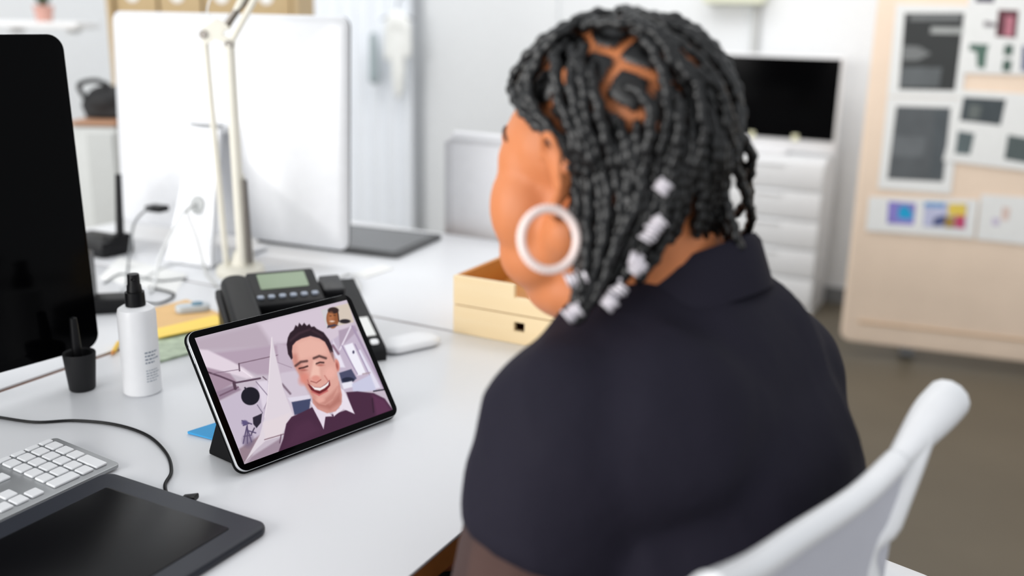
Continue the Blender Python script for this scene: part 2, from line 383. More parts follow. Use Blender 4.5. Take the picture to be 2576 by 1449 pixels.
for i in range(rg):
    for k in range(sg):
        q = (i*sg + k, (i+1)*sg + k, (i+1)*sg + (k+1) % sg, i*sg + (k+1) % sg)
        if all(keep[j] for j in q): fs.append(q)
used = sorted({j for f in fs for j in f}); mp_ = {j: n for n, j in enumerate(used)}
part('scalp_hair', pl(MB().add([vs[j] for j in used], [tuple(mp_[j] for j in f) for f in fs])), M_hair, person, 'dark hair sections divided by bare partings', 70)
MHI = MH.inverted()
def hair_hit(px, py, off):
    o = MHI @ CAM - HE_C; d = MHI.to_3x3() @ ray(px, py)
    R = Vector((HE_R.x + off, HE_R.y + off, HE_R.z + off)); o = Vector((o.x/R.x, o.y/R.y, o.z/R.z)); d2 = Vector((d.x/R.x, d.y/R.y, d.z/R.z))
    A, B, C = d2.dot(d2), o.dot(d2), o.dot(o) - 1; disc = B*B - A*C
    t = (-B - math.sqrt(disc)) / A if disc > 0 else -B / A
    if disc <= 0:
        q = (o + d2 * t).normalized(); return MH @ (HE_C + Vector((q.x*R.x, q.y*R.y, q.z*R.z)))
    return CAM + ray(px, py) * t
_ph = random.Random(21)
def braid_mesh(path, r0=.0056, tail=.75):
    ph0 = _ph.uniform(0, 6.28); pl_ = _ph.uniform(.0175, .0215)
    P = smooth_path(path, 6); L = [0.0]
    for a, b in zip(P, P[1:]): L.append(L[-1] + (b - a).length)
    n = max(8, int(L[-1] / .0021)); out = []; j = 0
    for i in range(n + 1):
        s_ = L[-1] * i / n
        while j < len(L) - 2 and L[j+1] < s_: j += 1
        out.append(P[j].lerp(P[j+1], (s_ - L[j]) / max(1e-9, L[j+1] - L[j])))
    rad = []; pts = []
    for i, p in enumerate(out):
        s_ = L[-1]*i/n; t = (out[min(i+1, n)] - out[max(i-1, 0)]).normalized(); side = t.cross(Vector((.3, -.9, .3))).normalized()
        w_ = math.sin(2*PI*s_/pl_ + ph0); fade = (1 - (1-tail)*i/n) * min(1, .45 + s_/.02)
        rad.append(r0 * fade * (.80 + .27*abs(w_))); pts.append(p + side * r0 * .15 * w_)
    rad[-1] *= .4
    return MB().tube(pts, rad, 8)
# braids seen in the picture: points over the head lie on it, the free lengths hang from there (second list: depth at the end)
SEEN = [
 ([(1500,32),(1440,62),(1385,90),(1338,132),(1302,180),(1288,215),(1300,255),(1325,290),(1365,325),(1392,358),(1418,404),(1440,464)], [(1446,532),(1452,604),(1452,666),(1448,730),(1436,790)], 0.755),
 ([(1540,30),(1470,48),(1405,88),(1362,135),(1345,170),(1330,215),(1345,270),(1380,318),(1412,352),(1440,400),(1458,450)], [(1462,530),(1466,610),(1464,690),(1450,770)], 0.755),
 ([(1430,100),(1400,135),(1400,180),(1402,220),(1412,265),(1435,315),(1452,348),(1471,391),(1480,447)], [(1480,508),(1476,560),(1478,616),(1470,666),(1458,740)], 0.745),
 ([(1445,108),(1440,140),(1460,170),(1465,195),(1471,252),(1478,315),(1498,364),(1518,430)], [(1528,480),(1526,540),(1518,600),(1500,670),(1478,740),(1453,802)], 0.745),
 ([(1492,150),(1490,200),(1505,265),(1516,315),(1535,381),(1545,430)], [(1560,490),(1560,560),(1540,629),(1515,694),(1490,766)], 0.755),
 ([(1568,214),(1600,226),(1632,262),(1638,315),(1630,364),(1620,430)], [(1608,492),(1590,539),(1562,585),(1537,647),(1515,709),(1484,765),(1444,815)], 0.745),
 ([(1540,52),(1590,68),(1634,113),(1650,142),(1664,176),(1674,205),(1677,258),(1680,298),(1664,364),(1655,430)], [(1660,480),(1643,520),(1628,560),(1622,616),(1600,660),(1572,700),(1540,740),(1512,775)], 0.755),
 ([(1690,215),(1705,250),(1710,291),(1707,331),(1703,381),(1693,424)], [(1680,480),(1655,525),(1622,590),(1590,650),(1555,705)], 0.765),
 ([(1571,33),(1640,70),(1677,92),(1697,132),(1716,172),(1743,199),(1758,232),(1763,282),(1770,315),(1768,358),(1752,414),(1730,464)], [(1708,508),(1690,555),(1668,604),(1630,666)], 0.785),
 ([(1550,18),(1611,36),(1677,58),(1736,89),(1760,112),(1789,142),(1819,179),(1836,212),(1850,245),(1866,291),(1879,331)], [(1889,381),(1889,424),(1878,470),(1884,492),(1872,516),(1852,535),(1826,556)], 0.900),
 ([(1640,75),(1690,130),(1730,172),(1789,205),(1815,238),(1826,298),(1829,331)], [(1842,364),(1846,407),(1862,450),(1884,520),(1890,545),(1884,572),(1866,594),(1846,606)], 0.900),
 ([(1600,40),(1660,75),(1715,110),(1765,150),(1800,200),(1822,250),(1840,300)], [(1858,350),(1862,400),(1876,440),(1890,480),(1884,525)], 0.910),
 ([(1500,260),(1520,320),(1560,400),(1580,440)], [(1592,500),(1590,550),(1570,620),(1545,680),(1520,730)], 0.765),
 ([(1420,240),(1428,300),(1440,350),(1455,410),(1466,450)], [(1494,520),(1498,600),(1490,680),(1470,750)], 0.755),
 ([(1570,320),(1585,380),(1600,430)], [(1625,500),(1610,560),(1580,630),(1550,690),(1520,740)], 0.765),
 ([(1735,260),(1742,330),(1740,400),(1728,450)], [(1712,500),(1690,560),(1655,620),(1610,680)], 0.775),
 ([(1780,250),(1795,320),(1798,400),(1790,450)], [(1782,500),(1775,560),(1768,600)], 0.815),
 ([(1800,280),(1812,340),(1815,400),(1808,450)], [(1804,500),(1800,560),(1796,600)], 0.835),
 ([(1755,300),(1768,380),(1765,440)], [(1762,500),(1758,560),(1748,600)], 0.795),
 ([(1720,320),(1728,400),(1716,450)], [(1700,520),(1682,580),(1648,650),(1600,712)], 0.775),
 ([(1455,70),(1490,60),(1540,58),(1600,62),(1660,96),(1690,150)], [(1722,215),(1745,290),(1762,360)], 0.785),
 ([(1650,330),(1655,390),(1645,440)], [(1640,500),(1622,560),(1592,620),(1560,680),(1530,730)], 0.770),
 ([(1690,300),(1688,370),(1676,440)], [(1668,500),(1650,560),(1620,620),(1584,680)], 0.775),
 ([(1600,300),(1606,370),(1590,440)], [(1578,500),(1572,560),(1550,620),(1520,690),(1490,750)], 0.765),
 ([(1770,330),(1778,400),(1772,450)], [(1764,500),(1752,550),(1730,600)], 0.805),
 ([(1790,340),(1806,410),(1800,460)], [(1796,510),(1786,560),(1776,590)], 0.825),
 ([(1820,300),(1828,360),(1826,420)], [(1824,470),(1818,530),(1806,570)], 0.845),
 ([(1740,340),(1748,410),(1738,460)], [(1724,520),(1706,570),(1676,630)], 0.795),
 ([(1560,420),(1562,450)], [(1556,520),(1542,580),(1516,650),(1490,720),(1462,780)], 0.755),
 ([(1480,110),(1440,180),(1440,230),(1452,290),(1468,340),(1490,400),(1505,450)], [(1510,520),(1508,590),(1500,650),(1484,720),(1462,770)], 0.745),
 ([(1470,62),(1400,108),(1345,160),(1314,212),(1326,262),(1366,310),(1408,362),(1436,420)], [(1452,500),(1458,580),(1460,660),(1446,740)], .755),
 ([(1560,300),(1572,360),(1574,430)], [(1584,500),(1574,570),(1548,640),(1520,700),(1484,770)], .755),
 ([(1700,350),(1706,410),(1694,460)], [(1676,520),(1650,580),(1610,640),(1566,700)], .755),
]
braids = []
for k, (on, off, yend) in enumerate(SEEN):
    pts = [hair_hit(x, y, .003 + .0085 * min(1, i / 2.0) + .0015 * (k % 3)) for i, (x, y) in enumerate(on)]
    y0 = pts[-1].y
    for i, (x, y) in enumerate(off): pts.append(deep(x, y, y0 + (yend - y0) * (i + 1) / len(off)))
    braids.append(part('braid', pl(braid_mesh(pts, .0040 if yend > .9 else .0056)), M_hair, person, angle=80))
# the braids of the far side, falling along the head and down past the right ear
rs = random.Random(8)
for d, p in roots:
    if d.x < .12 or (d.y < -.55 and d.x < .5): continue
    q = p.copy(); pts = [q.copy()]; L = rs.uniform(.15, .20); s_ = 0
    while s_ < L:
        e = Vector(((q.x - HE_C.x)/HE_R.x, (q.y - HE_C.y)/HE_R.y, (q.z - HE_C.z)/HE_R.z))
        v = Vector((.15, -.75 if q.z > .0 else -.12, -.75)).normalized()
        if q.z > HE_C.z - .055:
            n_ = Vector((e.x/HE_R.x, e.y/HE_R.y, e.z/HE_R.z)).normalized(); v = (v - n_ * v.dot(n_)); v = v.normalized() if v.length > .05 else Vector((.3, -.9, 0))
        q = q + v * .012; s_ += .012
        e = Vector(((q.x - HE_C.x)/(HE_R.x + .006), (q.y - HE_C.y)/(HE_R.y + .006), (q.z - HE_C.z)/(HE_R.z + .006)))
        if q.z > HE_C.z - .055 and e.length < 1: q = HE_C + (q - HE_C) / e.length
        if q.z < -.085: break
        pts.append(q.copy())
    if len(pts) > 4: part('braid', pl(braid_mesh([MH @ a for a in pts[::2]])), M_hair, person, angle=80)
M_silver = mat('silver_hair_wire', (222, 216, 222), .3, metal=.35)
for bi, (px, py, yy, ang) in enumerate([(1668,470,.80,.9),(1652,566,.80,.8),(1640,585,.80,.9),(1598,655,.80,-.4),(1606,672,.80,.8),(1552,735,.80,.75),(1534,762,.79,.75),(1442,786,.79,.6),(1452,700,.80,.3)]):
    c = deep(px, py, yy - .050); d = (CR * math.cos(ang) + CU * math.sin(ang)).normalized(); coil = []
    e1 = d.cross(FWD).normalized(); e2 = d.cross(e1)
    for k in range(61):
        a = 2*PI*k/12; coil.append(c + d * (k/60 - .5) * (.009 + .004*(bi % 3)) + (e1*math.cos(a) + e2*math.sin(a)) * (.0048 + .0010*math.sin(k*.37 + bi)))
    part('hair_wire', pl(MB().tube(coil, .0014, 6)), M_silver, braids[min(len(braids)-1, (6, 6, 6, 6, 7, 6, 6, 3, 0)[bi])], 'silver wire coiled round a braid')
# hoop earring of small white beads
ec = deep(1382, 602, .752); er = .0238
er_obj = None
ea, eb = CR * .92 + FWD * .39, CU
_e = MB()
for k in range(44):
    a = 2*PI*k/44; c = ec + (ea*math.cos(a) + eb*math.sin(a)) * er
    _e.ell(tuple(c), (.0037, .0037, .0037), None, 8, 6)
er_obj = part('hoop_earring', pl(_e), mat('white_bead', (246, 226, 220), .3), person, 'white beaded hoop earring'); er_obj['kind'] = 'stuff'

# ------------------------------------------------------------------ office chair (white frame, mesh back)
CH_AZ = math.radians(137)
CB = Vector((.205, .80, 0)); MC = person_axes(CB, CH_AZ)
chair = thing('office_chair', 'white office chair with pale mesh back behind the seated person', 'chair', MC)
M_mesh = mat('pale_mesh_fabric', (205, 205, 214), .7, bump=.3, bscale=900)
cI = chair.matrix_world.inverted()
railp = [cI @ deep(*p) for p in ((1560,1620,.475),(1680,1545,.510),(1785,1482,.552),(1895,1428,.600),(2010,1350,.648),(2155,1254,.700),(2255,1160,.735))]
tipp = [cI @ deep(*p) for p in ((2255,1160,.735),(2310,1092,.765),(2352,1040,.790),(2384,1004,.81))]
vs = []; fs = []; rl = smooth_path(railp, 4); nr = len(rl); DN = 10
for sd in (0, 1):
    for k in range(DN + 1):
        tk = k / DN
        for i, p in enumerate(rl):
            q_ = Vector((p.x * (1 - .22*tk), p.y + .012*tk, p.z - .40*tk)); vs.append((q_.x, q_.y - .006*sd, q_.z))
m_ = nr * (DN + 1)
for k in range(DN):
    for i in range(nr - 1):
        a = k*nr + i; fs += [(a, a+1, a+nr+1, a+nr), (m_+a, m_+a+nr, m_+a+nr+1, m_+a+1)]
for i in range(nr - 1): fs += [(i, m_+i, m_+i+1, i+1), (DN*nr+i, DN*nr+i+1, m_+DN*nr+i+1, m_+DN*nr+i)]
for k in range(DN): fs += [(k*nr, k*nr+nr, m_+k*nr+nr, m_+k*nr), (k*nr+nr-1, m_+k*nr+nr-1, m_+k*nr+2*nr-1, k*nr+2*nr-1)]
part('backrest', MB().add(vs, fs), M_mesh, chair, 'pale grey mesh back', 70)
part('top_rail', MB().tube(rl, .0105, 12), M_white, chair)
tl = smooth_path(tipp, 6); nt_ = len(tl)
part('rail_end', MB().tube(tl + [tl[-1] + (tl[-1]-tl[-2])*.8, tl[-1] + (tl[-1]-tl[-2])*1.3], [.0085 + .0105*math.sin(min(1, k/(nt_-1)*1.2)*PI/2) for k in range(nt_)] + [.013, .004], 14), M_white, chair)
up = [cI @ deep(*p) for p in ((2318,1090,.762),(2285,1180,.748),(2235,1310,.735),(2180,1460,.725))]
part('back_support', MB().tube(smooth_path(up + [Vector((.10, -.20, .60)), Vector((.05, -.16, .45)), Vector((.03, -.05, .375))], 6), .0115, 12), M_white, chair)
xc = tipp[-1].x - .225; up2 = [Vector((2*xc - p.x, p.y, p.z)) for p in up]
part('back_support', MB().tube(smooth_path(up2 + [Vector((-.10, -.20, .60)), Vector((-.05, -.16, .45)), Vector((-.03, -.05, .375))], 6), .0115, 12), M_white, chair)
part('gap_shade', MB().tube(smooth_path([cI @ deep(*p) for p in ((2225,1215,.722),(2180,1310,.712),(2120,1460,.70))], 6), .0022, 8), mat('gap_shade_grey', (88, 90, 98), .6), chair, 'dark grey strip standing in for the shade beside the support')  # thin dark tube painted as the shade between mesh and support bar
part('seat', MB().prism(rrect(.48, .46, .1, 8, 0, .10), .375, .418, .018), mat('grey_seat_fabric', (175, 176, 180), .8, bump=.2, bscale=500), chair)
for s_ in (-1, 1):
    part('armrest', MB().prism(rrect(.075, .24, .035, 6, s_*.37, .05), .60, .625, .01).tube(smooth_path([(s_*.37, .04, .605), (s_*.365, .04, .50), (s_*.24, .06, .385)], 5), .016, 10), M_white, chair)
part('column', MB().lathe([(.03, .10), (.03, .25), (.02, .26), (.02, .376)], 20, Matrix.Translation((0, .06, 0))), M_grey, chair)
for k in range(5):
    a = 2*PI*k/5 + .3; d = Vector((math.cos(a), math.sin(a), 0)); c = Vector((0, .06, 0))
    lg = part('base_arm', MB().tube([c + Z*.11, c + d*.15 + Z*.10, c + d*.28 + Z*.075], [.028, .022, .014], 10), M_white, chair)
    part('castor', MB().lathe([(.004, -.02), (.026, -.02), (.028, 0), (.026, .02), (.004, .02)], 16, Matrix.Translation(c + d*.27 + Z*.028) @ Matrix.Rotation(a + PI/2, 4, 'Z') @ Matrix.Rotation(PI/2, 4, 'X')), M_rubber, lg)

# ------------------------------------------------------------------ black monitor at the left
P0 = Vector((-.616, 1.404, DZ + .045)); aB = Vector((math.cos(.946), math.sin(.946), 0))
MBk = frame(P0 - aB * .325, .946, -.04)
t = thing('computer_monitor', 'black-fronted monitor at the left edge, screen turned to the right, dark and switched off', 'monitor', Matrix.Translation((P0.x - aB.x*.325, P0.y - aB.y*.325, DZ)))
def rel(t, M): return t.matrix_world.inverted() @ M
UPR = Matrix.Rotation(PI/2, 4, 'X')           # outline drawn in x,y stands up in x,z; its +z thickness points to -y
def scr(t, M): return rel(t, M) @ Matrix.Translation((0, 0, .225)) @ UPR
part('screen_glass', MB().prism(rrect(.65, .45, .022, 8), 0, .006, .002, scr(t, MBk)), M_glass, t)
mb = MB(); O = rrect(.65, .45, .022, 8); vs = []; fs = []; lv = [(1, -.0002), (1, -.004), (.985, -.009), (.9, -.014), (.7, -.024), (.4, -.034), (.12, -.038)]
def bulge(lv, M):
    mb = MB(); vs = []; fs = []; n = len(O)
    for s_, d in lv: vs += [(x*s_, y*s_, d) for x, y in O]
    for l in range(len(lv)-1):
        for k in range(n): k2 = (k+1) % n; fs.append((l*n+k, l*n+k2, (l+1)*n+k2, (l+1)*n+k))
    fs += [tuple(range(n)), tuple(range((len(lv)-1)*n, len(lv)*n))[::-1]]
    return mb.add(vs, fs, M)
part('back_shell', bulge(lv, scr(t, MBk)), M_alu, t, 'aluminium rear shell', 60)
def lstand(t, M, wt, wb, hz, back):
    # bent plate stand: hinge behind the screen, leg sloping to the rear, foot under the screen
    prof = [(.03, hz), (.05, hz - .004), (back, .012), (back - .01, .004), (-.05, .004)]
    mb = MB(); vs = []; fs = []
    for i, (y, z) in enumerate(prof):
        wd = wt + (wb - wt) * (1 - z/hz)
        for th in (0, .009):
            yy, zz = (y + th, z + th*.4) if i < 3 else (y, z - th*.44)
            vs += [(-wd/2, yy, zz), (wd/2, yy, zz)]
    for i in range(len(prof)-1):
        a, b = i*4, i*4 + 4; fs += [(a, a+1, b+1, b), (a+2, b+2, b+3, a+3), (a, b, b+2, a+2), (a+1, a+3, b+3, b+1)]
    fs += [(0, 2, 3, 1)]; e = (len(prof)-1)*4; fs += [(e, e+1, e+3, e+2)]
    return mb.add(vs, fs, M)
part('stand', lstand(t, rel(t, frame((P0.x - aB.x*.325, P0.y - aB.y*.325, DZ), .946)), .19, .19, .24, .13), M_alu, t)

# ------------------------------------------------------------------ silver-backed monitor
SB = Vector((-.640, 2.20, DZ + .036)); SY = -.42; aS = Vector((math.cos(SY), math.sin(SY), 0)); bS = Vector((math.sin(SY), -math.cos(SY), 0))
O = rrect(.635, .485, .022, 8)
MS = frame(SB, SY + PI, .0) @ Matrix.Rotation(-.05 * -1, 4, 'X')
t = thing('computer_monitor', 'white-backed monitor seen from behind on the end desk, with a wide plate stand', 'monitor', Matrix.Translation((SB.x, SB.y, DZ)))
def scr2(t, M): return rel(t, M) @ Matrix.Translation((0, 0, .2425)) @ UPR
part('screen_glass', MB().prism(O, 0, .006, .002, scr2(t, MS)), M_glass, t)
M_sat = mat('satin_silver', (220, 221, 224), .42, metal=.15)
part('back_shell', bulge([(1, -.0002), (1, -.005), (.985, -.010), (.93, -.014), (.8, -.022), (.55, -.036), (.3, -.043), (.1, -.045)], scr2(t, MS)), M_sat, t, angle=60)
tp = deep(516, 322, 2.13); bt = desk(472, 664, .004); tin = t.matrix_world.inverted()
vs = []
for c, wd in ((tp, .076), (tp.lerp(bt, .5), .094), (tp.lerp(bt, .9), .118), (bt, .126)):
    for dz in (0, 1): vs += [tin @ (c - aS*wd/2 - bS*.011*dz), tin @ (c + aS*wd/2 - bS*.011*dz)]
fs = [(0, 2, 3, 1), (12, 13, 15, 14)]
for i in range(3): a, b = i*4, i*4+4; fs += [(a, a+1, b+1, b), (a+2, b+2, b+3, a+3), (a, b, b+2, a+2), (a+1, a+3, b+3, b+1)]
ft = tin @ Matrix.Translation((0, 0, 0))
stn = MB().add(vs, fs); Mf = tin @ axes(bt - bS*.10 + Z*.0005, aS, -bS, Z); stn.prism(rrect(.126, .2, .01), 0, .008, .002, Mf)
hinge_c = tp - bS * .05; stn.box((0, 0, 0), (.07, .10, .012), .002, tin @ axes(hinge_c - Z*.006, aS, -bS, Z))
so = part('stand', stn, M_sat, t)
hc = tp.lerp(bt, (515-322)/(664-322)); hn = (bt - tp).normalized(); hf = aS.cross(hn).normalized()
if hf.dot(bS) < 0: hf = -hf
part('cable_hole', MB().lathe([(.0015, .0), (.0195, .0), (.0205, .0012), (.0195, .0025), (.0015, .0015)], 28, tin @ axes(hc + aS*.006 + hf*.0005, aS, hn, hf)), mat('cable_port_grey', (176, 178, 178), .6), so, 'grey cable port')
part('hinge_line', MB().box((0, 0, 0), (.082, .012, .005), .001, tin @ axes(tp + Z*.006 - bS*.004, aS, -bS, Z)), M_grey, t)
def cable(name, label, pts, r, m, cat='cable', n=8, group=None):
    P = smooth_path(pts, n); me = MB().tube(P, r, 8)
    return tag(part(name, me, m), label, cat, group)
hp = hc + hf * .0075
cable('power_cable', 'white cable curving left out of the port in the white monitor stand', [hp, hp + hf*.03 - Z*.02, deep(440,572,2.02), deep(405,640,1.98), deep(393,690,1.93) , desk(388,715,.004), desk(380,735,.004)], .0034, M_cable_w)
cable('power_cable', 'grey cable hanging to the right out of the port in the white monitor stand', [hp + aS*.003, hp + hf*.022 + aS*.003 - Z*.02, deep(495,600,2.04), deep(508,650,2.02), desk(520,690,.003), desk(545,720,.003)], .0028, mat('pale_grey_cable', (196, 196, 194), .5))
# plug in the back of that monitor
pc = deep(395, 524, 2.17)
t = thing('display_cable', 'grey cable with black plug in the lower left of the white monitor back', 'cable', Matrix.Translation(pc))
part('plug', MB().box((0, 0, 0), (.042, .03, .014), .003, axes(Vector((0,0,0)), aS, -bS, Z)), M_black, t, 'black plug')
part('wire', MB().tube([Vector(p) - pc for p in smooth_path([pc - aS*.015, deep(365,530,2.12), deep(338,562,2.08), deep(328,620,2.05), desk(322,672,.003), desk(318,720,.003)], 8)], .0026, 8), mat('mid_grey_cable', (120, 122, 124), .5), t)

# ------------------------------------------------------------------ task lamp
LY = 1.98
lb = desk(606, 690); lb = Vector((lb.x, lb.y, DZ))
t = thing('task_lamp', 'cream jointed task lamp with twin rods standing before the white monitor', 'lamp', Matrix.Translation(lb))
li = t.matrix_world.inverted()
def LP(px, py, y=LY): return li @ deep(px, py, y)
part('base', MB().lathe([(.005, 0), (.048, 0), (.05, .006), (.047, .018), (.02, .024), (.012, .05), (.005, .05)], 32), M_cream, t)
part('arm_rod', MB().tube([LP(515, 85), LP(572, 690)], .0062, 10), M_cream, t)
part('arm_rod', MB().tube([LP(577, 112), LP(612, 690)], .0105, 12), M_cream, t)
part('spring', MB().tube([LP(614, 452, LY-.004), LP(630, 662, LY-.004)], .006, 8), M_chrome, t, 'dark spring beside the thicker rod')
part('spring_cover', MB().tube([LP(610, 440, LY+.006), LP(640, 690, LY+.006)], .0035, 8), M_cream, t)
jp = [LP(x, y) for x, y in ((503,92),(512,70),(545,48),(580,60),(560,86),(592,104),(590,124),(556,104),(540,98),(520,112))]
vs = [p + Vector((0, -.006, 0)) for p in jp] + [p + Vector((0, .006, 0)) for p in jp]; n = len(jp)
part('joint_plate', MB().add(vs, [tuple(range(n)), tuple(range(n, 2*n))[::-1]] + [(k, n+k, n+(k+1) % n, (k+1) % n) for k in range(n)]), M_cream, t)
for x, y in ((514, 86), (578, 112)): part('bolt', MB().lathe([(.001, -.010), (.008, -.010), (.008, .010), (.001, .010)], 12, Matrix.Translation(LP(x, y)) @ UPR), M_chrome, t)
hd = LP(800, -380, 1.8)
part('upper_rod', MB().tube([LP(572, 70), hd], .0062, 10), M_cream, t)
part('upper_rod', MB().tube([LP(585, 100), hd + Vector((.02, 0, -.015))], .0062, 10), M_cream, t)
part('upper_spring', MB().tube([LP(572, 60, LY-.01), LP(622, -12, LY-.03)], .0075, 8), M_chrome, t, 'dark spring on the upper arm')
part('lamp_wire', MB().tube([li @ p for p in smooth_path([deep(530,48,LY-.02), deep(522,20,LY-.02), deep(545,-40,LY-.03)], 6)], .0018, 6), M_cable_w, t)
part('lamp_shade', MB().lathe([(.02, .09), (.03, .09), (.045, .06), (.075, 0), (.072, 0), (.04, .055), (.02, .08)], 28, Matrix.Translation(hd + Vector((.03, 0, -.08)))), M_cream, t)

# ------------------------------------------------------------------ desk telephone
PHY = math.radians(24); aP = Vector((math.cos(PHY), math.sin(PHY), 0)); fr = Vector((-.222, 1.475, DZ))
t = thing('desk_phone', 'black desk telephone with green-grey display behind the tablet', 'telephone', frame(fr - aP*.1, PHY))
def wedge(x0, x1, prof):
    n = len(prof); vs = [(x0, y, z) for y, z in prof] + [(x1, y, z) for y, z in prof]
    return MB().add(vs, [tuple(range(n))[::-1], tuple(range(n, 2*n))] + [(k, (k+1) % n, n+(k+1) % n, n+k) for k in range(n)])
sl = math.atan2(.062, .2)
PT = Matrix.Translation((0, 0, .022)) @ Matrix.Rotation(sl, 4, 'X')      # the sloping top face: x across, y up the slope
part('body', wedge(-.1, .128, [(0, 0), (.19, 0), (.2, .03), (.2, .084), (.19, .086), (.005, .022), (0, .016)]), M_black, t)
part('display_housing', MB().prism(rrect(.112, .094, .006, 4, 0, .159), -.004, .020, .003, PT @ Matrix.Rotation(.06, 4, 'X')), M_black, t)
part('display', MB().prism(rrect(.078, .042, .002, 3, .0, .176), .0195, .0207, 0, PT @ Matrix.Rotation(.06, 4, 'X')), mat('lcd_green_grey', (128, 148, 118), .25, spec=.4), t, 'green-grey display')
part('side_module', MB().prism(rrect(.036, .048, .004, 4, .084, .182), 0, .014, .003, PT), mat('dark_grey_plastic', (38, 38, 41), .4), t)
hs = MB().prism(rrect(.048, .2, .022, 8, -.074, .105), .012, .034, .010, PT, 4)
for y in (.03, .182): hs.prism(rrect(.046, .052, .02, 8, -.074, y), .001, .028, .006, PT, 3)
part('handset', hs, mat('satin_black_handset', (26, 26, 27), .4, spec=.22), t)
part('cradle', MB().prism(rrect(.016, .19, .006, 5, -.098, .10), -.004, .012, .003, PT), M_black, t)
M_btn = mat('silver_button', (150, 158, 172), .25, metal=.3)
for k in range(6): part('button', MB().prism(rrect(.011, .009, .0035, 4, -.044 + .0175*k, .132), .0185, .0235, .0015, PT @ Matrix.Rotation(.06, 4, 'X')), M_btn, t)
for r in range(4):
    for k in range(3): part('button', MB().prism(rrect(.014, .010, .003, 3, -.03 + .022*k, .092 - .018*r), 0, .003, .001, PT), mat('dark_button', (60, 62, 68), .4), t)
part('label_plate', MB().prism(rrect(.034, .024, .001, 2, .086, .140), -.0006, .0012, 0, PT), M_paper, t, 'white label')
part('label_plate', MB().prism(rrect(.018, .075, .001, 2, .112, .072), -.0006, .0012, 0, PT), M_paper, t, 'white label')
part('button', MB().prism(rrect(.013, .013, .004, 4, .113, .016), -.0006, .003, .001, PT), M_white, t, 'white button')

# ------------------------------------------------------------------ tablet on its folio stand
TX = Vector((-.3146, 1.0656, DZ + .0072)); TYAW, TTILT, TW, TH = .8481, .5937, .2505, .181
aT = Vector((math.cos(TYAW), math.sin(TYAW), 0)); bT = Vector((-math.sin(TYAW), math.cos(TYAW), 0))
uT = math.cos(TTILT) * Z + math.sin(TTILT) * bT; nT = aT.cross(uT)      # nT faces the viewer
MTb = axes(TX, aT, uT, nT)
t = thing('tablet', 'black-framed tablet in a folio stand showing a video call with a laughing man', 'tablet', MTb)
part('body', MB().prism(rrect(TW, TH, .0125, 8, TW/2, TH/2), -.0065, -.0006, .0012), M_alu, t, 'aluminium edge')
part('front_glass', MB().prism(rrect(TW - .001, TH - .001, .012, 8, TW/2, TH/2), -.0006, 0, .0002), M_glass, t)
M_folio = mat('black_folio', (10, 10, 12), .75, spec=.15)
part('case_back', MB().prism(rrect(TW + .003, TH + .003, .0135, 8, TW/2, TH/2), -.0095, -.0066, .001), M_folio, t)
tI = t.matrix_world.inverted(); foot = bT * .086
vs = []
for s_ in (.012, TW - .004):
    A0 = TX + aT*s_ - nT*.0095 + uT*.004; A1 = TX + aT*s_ - nT*.0095 + uT*.083; Fo = Vector((TX + aT*s_ + foot)); Fo.z = DZ + .001
    A0.z = max(A0.z, DZ + .001)
    vs += [tI @ A0, tI @ A1, tI @ Fo, tI @ (Fo + Z*.004), tI @ (A0 + Z*.004)]
part('folio_stand', MB().add(vs, [(0, 2, 3, 1, 4), (5, 9, 6, 8, 7), (0, 5, 7, 2), (2, 7, 8, 3), (3, 8, 6, 1), (1, 6, 9, 4), (4, 9, 5, 0)]), M_folio, t, angle=20)
part('side_button', MB().box((-.0004, TH - .028, -.0035), (.0012, .022, .002), .0004), M_alu, t)
# the picture on the screen, painted per vertex in the photo's own screen coordinates
CPX = np.array([[77, 343], [1266, 54], [1644, 944], [483, 1371]], float); CUV = np.array([[0, TH], [TW, TH], [TW, 0], [0, 0]])
A_ = []; B_ = []
for (x, y), (X, Y) in zip(CUV, CPX):
    A_ += [[x, y, 1, 0, 0, 0, -X*x, -X*y], [0, 0, 0, x, y, 1, -Y*x, -Y*y]]; B_ += [X, Y]
hh = np.append(np.linalg.solve(np.array(A_), np.array(B_)), 1).reshape(3, 3)
bz = .0088; NX, NY = 330, 232
gx, gy = np.meshgrid(np.linspace(bz, TW - bz, NX), np.linspace(bz, TH - bz, NY))
q = np.stack([gx.ravel(), gy.ravel(), np.ones(gx.size)]); q = hh @ q; X = q[0]/q[2]; Y = q[1]/q[2]
img = np.tile(np.array([198, 186, 199.]), (X.size, 1))
def blend(mask, c):
    global img
    img = img * (1 - mask[:, None]) + np.asarray(c, float) * mask[:, None]
def poly(pts, c, soft=3.0, op=1.0):
    P = np.array(pts, float); inside = np.zeros(X.size, bool); d = np.full(X.size, 1e9)
    for i in range(len(P)):
        (x1, y1), (x2, y2) = P[i], P[(i+1) % len(P)]
        if y1 != y2: inside ^= ((y1 > Y) != (y2 > Y)) & (X < (x2-x1)*(Y-y1)/(y2-y1) + x1)
        vx, vy = x2-x1, y2-y1; tt = np.clip(((X-x1)*vx + (Y-y1)*vy)/(vx*vx+vy*vy+1e-9), 0, 1)
        d = np.minimum(d, np.hypot(X-x1-tt*vx, Y-y1-tt*vy))
    sd = np.where(inside, d, -d); blend(np.clip(sd/(2*soft) + .5, 0, 1) * op, c)
def line(pts, wd, c, soft=2.5, op=1.0):
    d = np.full(X.size, 1e9)
    for (x1, y1), (x2, y2) in zip(pts, pts[1:]):
        vx, vy = x2-x1, y2-y1; tt = np.clip(((X-x1)*vx + (Y-y1)*vy)/(vx*vx+vy*vy+1e-9), 0, 1)
        d = np.minimum(d, np.hypot(X-x1-tt*vx, Y-y1-tt*vy))
    blend(np.clip((wd/2 - d)/(2*soft) + .5, 0, 1) * op, c)
